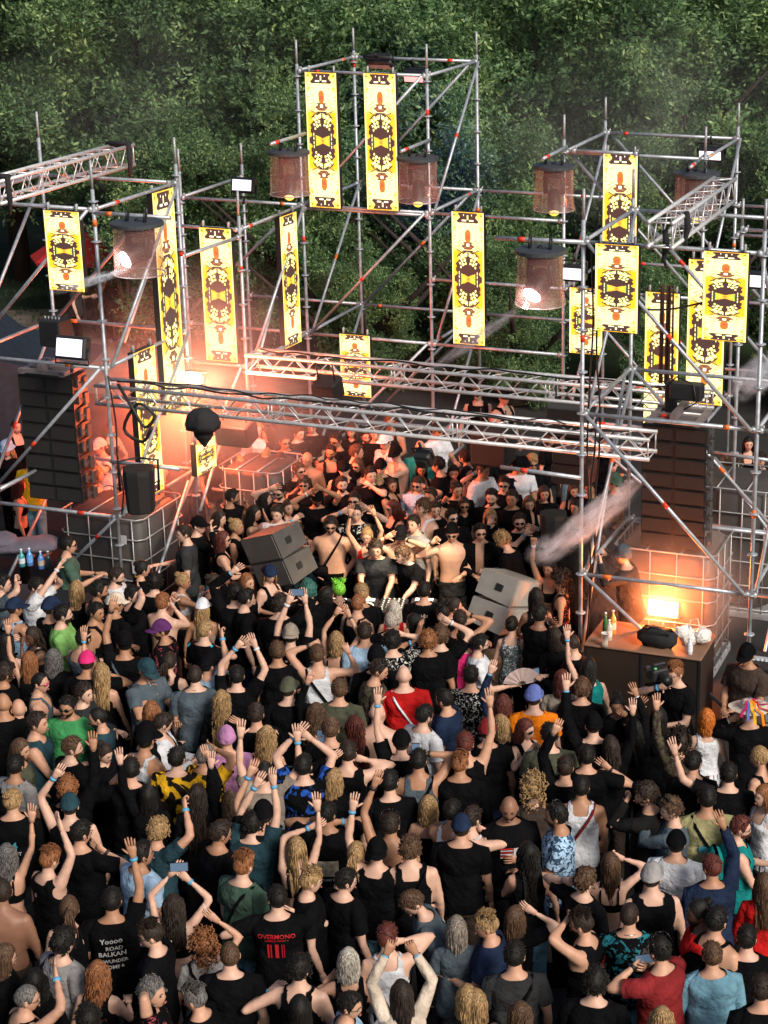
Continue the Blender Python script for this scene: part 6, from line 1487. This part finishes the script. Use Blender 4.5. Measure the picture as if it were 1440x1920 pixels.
381 1772 B f kg ta d 404,1708r st=k cig=1 lm=auburn_curls_in_light_grey_with_hand_up
431 1792 B m zm tk d d sk=p lm=cropped_head_with_pink_collar
119 1767 BR m ck ta d d st=k sk=p lm=wavy_black_hair_in_pale_tee_with_strap
183 1827 B f wg Tk d b lm=long_wavy_auburn_hair_with_black_vest
50 1872 BR m ze Tk d 113,1812o gl sk=f lm=cropped_man_in_yellow-rimmed_glasses
286 1862 R m ce tkZ d 264,1838o sk=f lm=greying_man_in_floral_shirt
366 1872 L m qe tk d b bd sk=f
66 1842 B f jk lk d d
8 1795 R f lm lk d d
165 1912 B m ck lk d d
562 1817 B m ck Tk 502,1862o d sk=p lm=dark_curls_in_black_vest_with_bare_shoulders
653 1802 B f mw Tk 607,1842o d lm=silver-blonde_bob_in_black_vest
726 1757 B m sr Tw d 746,1745r sk=p lm=auburn_man_in_white_ribbed_vest
753 1865 B f lb lS 726,1768f 776,1768f lm=woman_in_cream_and_black_jacket_with_both_fists_up
655 1885 R m sk tl d d gl sk=f
562 1892 B f lk lk d d
876 1872 B f ly tk d d
975 1905 B f wm lk d d
1400 1760 B m sk lk d d
'''
FILL = []
def add_people():
    i = 0
    for ln_ in CROWD.strip().splitlines():
        t = ln_.split(); t[4] = t[4].replace('mga', 'ma').replace('Bk', 'B').replace('Bp', 'B').replace('Bd', 'B').replace('Be', 'B').replace('Bb', 'B')
        if t[5] == 'ro': t[5] = 'lr'
        if t[2] == 'B' and t[6] == 'd' and t[7] == 'd' and 1150 < float(t[1]) < 1640 and not any(q.startswith('lm') for q in t) and (i * 7) % 5 < 3: t[6 + i % 2] = 'uwfuh'[i % 5]
        PEOPLE.append(parse_person(' '.join(t), i)); i += 1
    # the close-packed rest of the crowd: people whose heads show between those above
    rnd = random.Random(3); pts = [(p['px'], p['py']) for p in PEOPLE]
    def inside(x, y):
        if y < 1015: return (430 < x < 1150 and 775 < y < 985 and y > 775 + (0 if x > 470 else 50)) or (560 < x < 1130 and 738 < y < 800) or (1335 < x < 1450 and 800 < y < 900) or (150 < x < 400 and 800 < y < 880)
        top = np.interp(x, [-60, 0, 120, 300, 420, 480, 600, 800, 900, 980, 1090, 1130, 1200, 1500], [1120, 1120, 1120, 1150, 1110, 1140, 1165, 1165, 1240, 1250, 1265, 1330, 1390, 1400])
        return y > top
    tries = 0
    while tries < 90000:
        tries += 1; rear = tries < 30000
        if len(PEOPLE) >= 333: break
        x = rnd.uniform(140, 1450) if rear else rnd.uniform(-40, 1480); y = rnd.uniform(735, 985) if rear else rnd.uniform(1060, 1960)
        if not inside(x, y): continue
        s = .021 * (y + 500)
        if min(((x - a) / 1.05) ** 2 + ((y - b) * 1.0) ** 2 for a, b in pts) < (s * ((.96 if y > 800 else 1.15) if y < 1015 else 1.34 + .26 * (y > 1400))) ** 2: continue
        far = y < 1015; fc = rnd.choice(['F', 'FL', 'FR', 'F']) if far else rnd.choice(['B', 'B', 'B', 'BR', 'BL', 'R'])
        sx = rnd.choice('mmmf'); hr = (rnd.choice(['sb', 'sk', 'sk', 'cb', 'zb', 'sm', 'qb', 'ck', 'sg']) if sx == 'm' else rnd.choice(['lb', 'lk', 'wm', 'pb', 'nk', 'mk', 'nb', 'pm', 'mb', 'ny']))
        tp = rnd.choice(['tk', 'tk', 'lk', 'Tk', 'Nk', 'tK', 'lk', 'tE', 'tB', 'tw', 'Te'] if sx == 'm' else ['Tk', 'Tk', 'lk', 'xk', 'tk', 'Tw', 'TE'])
        ar = rnd.choice(['d', 'd', 'b', 'b', 'f', 'm', 'u', 'w', 'u'] if y > 1060 else ['d', 'b', 'b', 'f']); al = rnd.choice('dddb')
        ex = ''
        if rnd.random() < .15: ex += ' ' + rnd.choice(['cap=k', 'capb=k', 'cap=B', 'cap=w'])
        if far and rnd.random() < .5: ex += ' sg'
        if rnd.random() < .12: ex += ' st=k'
        PEOPLE.append(parse_person(f'{x:.0f} {y:.0f} {fc} {sx} {hr} {tp} {al} {ar}{ex}', i)); i += 1; pts.append((x, y))
# ---------------------------------------------------------------- the crowd
t_0 = time.time()
add_people(); build_people(PEOPLE)
print('people', len(PEOPLE), time.time() - t_0)
CN = {'k': 'black', 'b': 'dark brown', 'm': 'brown', 'g': 'ginger', 'y': 'blonde', 'w': 'white-blond', 'e': 'grey', 'r': 'reddish', 'n': 'green', 'v': 'dark green', 'a': 'orange', 'q': 'ash-blond', 'p': 'shaved'}
def describe(sp):
    hs, hc = sp['hair'][0], sp['hair'][1] if len(sp['hair']) > 1 else 'k'
    col = CN.get(hc, 'dark'); hn = {'s': 'short %s hair', 'z': 'cropped %s hair', 'o': 'thinning %s hair', 'q': '%s quiff', 'c': 'curly %s hair', 'k': 'big %s curls', 'l': 'long straight %s hair', 'w': 'long wavy %s hair', 'm': '%s bob', 'd': '%s braids', 'j': 'long curly %s hair', 'n': '%s bun', 'p': '%s ponytail', 'i': '%s space buns', 'B': 'bald head'}[hs]
    hn = hn % col if '%' in hn else hn
    if sp['hat']: hn = CLOTH[sp['hat'][1]][1] + ' ' + {'cap': 'cap', 'cap_back': 'backwards cap', 'beanie': 'beanie', 'bucket': 'bucket hat', 'straw': 'hat'}[sp['hat'][0]]
    k = sp['top'][0]; tn = {'t': '%s t-shirt', 'T': '%s vest', 'N': '%s sleeveless shirt', 'l': '%s long-sleeved top', 'x': '%s crop top', 's': '%s strapless top', 'o': 'open %s shirt', 'n': 'no shirt'}[k]
    tn = tn % (('patterned ' if len(sp['top']) > 2 else '') + CLOTH[sp['top'][1]][1]) if '%' in tn else tn
    return hn, tn
marks = [p for p in PEOPLE if p['lm']]
LMK = [(p['px'], p['py'], 'the ' + ' '.join(p['lm'].split()[:7]), p) for p in marks]
def rel(p, q, d=0):
    dx, dy = q[0] - p['px'], q[1] - p['py']
    if abs(dy) > abs(dx) * .9: return 'behind' if dy > 0 else 'in front of'
    return 'beside'
labels = {}
for p in PEOPLE:
    if p['lm']: w = p['lm'].split(); p['label'] = ('person, ' if len(w) < 5 else '') + p['lm']
    labels.setdefault(p.get('label'), []).append(p)
todo = [p for p in PEOPLE if not p['lm']]; used = {p['label'] for p in PEOPLE if p['lm']}
for p in todo:
    hn, tn = describe(p); near = sorted(LMK, key=lambda q: (q[0] - p['px']) ** 2 + (q[1] - p['py']) ** 2)
    cand = []
    act = 'arm raised' if any(not isinstance(t, str) or t[0].isdigit() for t in p['tok']) else 'sunglasses' if p['glass'] and not p['back'] else 'facing away' if p['back'] else 'in profile' if p['fc'] in 'LR' else 'face turned'
    for q in near[:6]:
        for base in (f"{hn}, {tn}", f"{hn}, {tn}, {act}"):
            l = f"{base}, {rel(p, q)} {q[2]}"
            if len(l.replace(',', '').split()) <= 16: cand.append(l)
            l = f"{tn}, {rel(p, q)} {q[2]}"
            if len(l.replace(',', '').split()) <= 16: cand.append(l)
    l = next((c for c in cand if c not in used), cand[0] if cand else f"{hn}, {tn}, {act}")
    p['label'] = l; used.add(l)
cnt = 0
for p in PEOPLE: tag(p['obj'], p['label'], 'person', 'people in the festival crowd')
# things people hold
m_ph = mat('phone_body', (.012, .012, .014), .3, var=0); m_scr = mat('phone_screen', (.05, .08, .12), .3, var=0, emis=(.25, .4, .6), estr=.25)
def held(p):
    for kind, v in p['props']:
        o = p['obj']; px = [(wr, d, s) for wr, d, s in p['wr']]
        px.sort(key=lambda q: -q[0][2]); wr, d, s = px[0]; two = len([1 for q in p['wr'] if q[0][2] > 1.4]) == 2 and kind == 'phone'
        if kind == 'phone' and p.get('lm') and 'looking at his phone' in p['lm']: wr, d, s = px[0]
        c = (p['wr'][0][0] + p['wr'][0][1] * .09 + p['wr'][1][0] + p['wr'][1][1] * .09) / 2 if two else wr + d * .10
        c = lean_fn([c], p['ln'])[0]; M = Matrix.Translation(o.location) @ Matrix.Rotation(p['rot'], 4, 'Z'); P = M @ (Vector(c) * p['h']); who = 'the ' + (p['lm'] or 'person')
        who = ' '.join(who.split()[:8])
        if kind == 'phone':
            T = thing('phone', 'phone held up by ' + who if wr[2] > 1.5 else 'phone in the hand of ' + who, 'phone', P + Vector((0, -.0, .03)), (R(-12), 0, p['rot'] if p['back'] else p['rot'] * .3), 'phones held by people'); w, h = (.155, .078) if two else (.076, .155)
            g = Geo(); bbox(g, (0, 0, 0), (w, .009, h), .003); obj('phone_body', g.mesh('phone_body', [m_ph], smooth=False), T); g = Geo(); g.add([(-w * .46, -.0052, -h * .45), (w * .46, -.0052, -h * .45), (w * .46, -.0052, h * .45), (-w * .46, -.0052, h * .45)], [[0, 1, 2, 3]]); obj('screen', g.mesh('screen', [m_scr], smooth=False), T)
        elif kind == 'cig': g = Geo(); tube(g, [(0, 0, 0), (-.03, 0, .075)], .0045, 6); tag(obj('cigarette', g.mesh('cigarette', [cloth_mat('w')]), loc=P + Vector((0, -.03, .04))), 'cigarette in the hand of ' + who, 'cigarette', 'cigarettes held by people')
        elif kind == 'fan':
            T = thing('hand_fan', ('black' if v == 'k' else 'pale pink') + ' folding fan held by ' + who, 'fan', P + Vector((.05, -.06, .02)), (R(8), 0, .25), 'folding fans'); n = 15; g0 = Geo()
            for i in range(n): a0, a1 = R(10 + i * 10.6), R(10 + (i + 1) * 10.6); r0, r1 = .05, .22; z = .006 * (i % 2); g = Geo(); V = [(math.cos(a0) * r0, z, math.sin(a0) * r0), (math.cos(a0) * r1, z, math.sin(a0) * r1), (math.cos(a1) * r1, .006 - z, math.sin(a1) * r1), (math.cos(a1) * r0, .006 - z, math.sin(a1) * r0)]; g.add(V, [[3, 2, 1, 0]]); obj('leaf_panel', g.mesh('leaf_panel', [cloth_mat('k') if v == 'k' else mat('fan_paper', (.52, .40, .38), .7, var=.1)], smooth=False), T)
            g = Geo(); [tube(g, [(0, .008, 0), (math.cos(R(10 + i * 20)) * .22, .008, math.sin(R(10 + i * 20)) * .22)], .0028, 4) for i in range(9)]; obj('rib', g.mesh('rib', [m_blk if v == 'k' else mat('fan_rib', (.4, .3, .25), .6, var=0)]), T)
for p in PEOPLE:
    if p['props']: held(p)
# camera on the shoulder of the cameraman
P = at(1232, 1262, 0 + next(p['d'] for p in PEOPLE if p['lm'] and 'cameraman' in p['lm']) - .12)
T = thing('film_camera', 'black film camera held up by the ginger cameraman', 'camera', P, (0, 0, .5)); g = Geo(); bbox(g, (0, 0, 0), (.20, .16, .13), .015); bbox(g, (.02, .0, .10), (.16, .05, .03), .01); tube(g, [(-.06, 0, .06), (-.06, 0, .10)], .012, 6); bbox(g, (-.12, .0, .08), (.07, .05, .06), .01); obj('body', g.mesh('body', [m_blk], smooth=False), T)
g = Geo(); tube(g, [(0, -.08, -.01), (0, -.12, -.01), (0, -.20, -.01), (0, -.22, -.01)], [.045, .05, .05, .056], 14); obj('lens', g.mesh('lens', [m_cable]), T); g = Geo(); bbox(g, (-.06, -.06, .085), (.03, .02, .02), .004); obj('button', g.mesh('button', [mat('green_key', (0, 0, 0))], smooth=False), T)
# ---------------------------------------------------------------- smoke
def smoke(nm, label, kind, P, size, rot, dens, scale, lo, hi, col=(.9, .88, .88), shape='ELL'):
    m = bpy.data.materials.new(nm + '_air'); m.use_nodes = True; n = m.node_tree; n.nodes.clear(); out = n.nodes.new('ShaderNodeOutputMaterial'); pv = n.nodes.new('ShaderNodeVolumePrincipled'); pv.inputs['Color'].default_value = (*col, 1); pv.inputs['Anisotropy'].default_value = .0
    tc = n.nodes.new('ShaderNodeTexCoord'); nz = n.nodes.new('ShaderNodeTexNoise'); nz.inputs['Scale'].default_value = scale; nz.inputs['Detail'].default_value = 2.5; nz.inputs['Distortion'].default_value = .5; n.links.new(tc.outputs['Object'], nz.inputs['Vector'])
    ln = n.nodes.new('ShaderNodeVectorMath'); ln.operation = 'LENGTH'; n.links.new(tc.outputs['Object'], ln.inputs[0]); fall = n.nodes.new('ShaderNodeMapRange'); fall.interpolation_type = 'SMOOTHSTEP'; fall.inputs[1].default_value = 1; fall.inputs[2].default_value = .05; n.links.new(ln.outputs['Value'], fall.inputs[0])
    mr = n.nodes.new('ShaderNodeMapRange'); mr.inputs[1].default_value = lo; mr.inputs[2].default_value = hi; n.links.new(nz.outputs['Fac'], mr.inputs[0]); mu = n.nodes.new('ShaderNodeMath'); mu.operation = 'MULTIPLY'; n.links.new(mr.outputs[0], mu.inputs[0]); n.links.new(fall.outputs[0], mu.inputs[1]); m4 = n.nodes.new('ShaderNodeMath'); m4.operation = 'MULTIPLY'; m4.inputs[1].default_value = dens; n.links.new(mu.outputs[0], m4.inputs[0]); n.links.new(m4.outputs[0], pv.inputs['Density']); n.links.new(pv.outputs[0], out.inputs['Volume'])
    g = Geo(); ell(g, (0, 0, 0), (1, 1, 1), 20, 12); o = obj('smoke', g.mesh('smoke', [m]), loc=P, scale=size); o.rotation_euler = rot; o['kind'] = 'stuff'; o['label'] = label; return o
if SMOKE:
    smoke('s1', 'red-lit smoke drifting round the tower', 0, at(352, 745, 24.6), (2.4, 2.0, 2.4), (0, 0, FACE), .50, 1.6, .33, .75)
    smoke('s2', 'orange-lit smoke over the tank', 0, at(1240, 1090, 21.6), (1.5, 1.1, 1.1), (0, 0, FACE), 1.5, 1.8, .30, .75)
    smoke('s4', 'thin grey smoke before the tree tops', 0, at(1200, 230, 31), (3.8, 1.6, 2.4), (0, 0, 0), .22, 1.6, .40, .75)
    smoke('s5', 'thin grey haze before the trees on the other side', 0, at(250, 160, 34), (4.5, 1.6, 2.4), (0, 0, 0), .11, 1.6, .38, .8)
    smoke('s6', 'warm haze over the guests under the trusses', 0, at(640, 800, 26.5), (4.2, 2.2, 1.6), (0, 0, FACE), .025, .9, .30, .8)
    def puff(nm, x0, y0, x1, y1, d, w, dens, lab):
        a, b = at(x0, y0, d), at(x1, y1, d); v = b - a; q = v.to_track_quat('X', 'Z').to_euler(); smoke(nm, lab, 0, (a + b) / 2, (v.length * .56, w, w), q, dens, 3.0, .40, .68, (.84, .92, 1.0))  # white smoke, tinted bluish in its colour to offset the warm light
    puff('p1', 1010, 1055, 1205, 895, 20.6, .21, 34, 'white smoke jet by the front pole'); puff('p2', 800, 700, 985, 570, 21.4, .10, 26, 'thin smoke streak below the lit lantern'); puff('p3', 95, 550, 240, 505, 21.7, .08, 36, 'smoke streak beside the lit lantern in the tower'); puff('p4', 1370, 745, 1470, 665, 20.2, .24, 26, 'white smoke jet at the edge'); puff('p5', 985, 1050, 1060, 1010, 20.5, .2, 8, 'soft end of the smoke jet over the guests')
print('objects', len(bpy.data.objects), 'script s', time.time() - T_START)
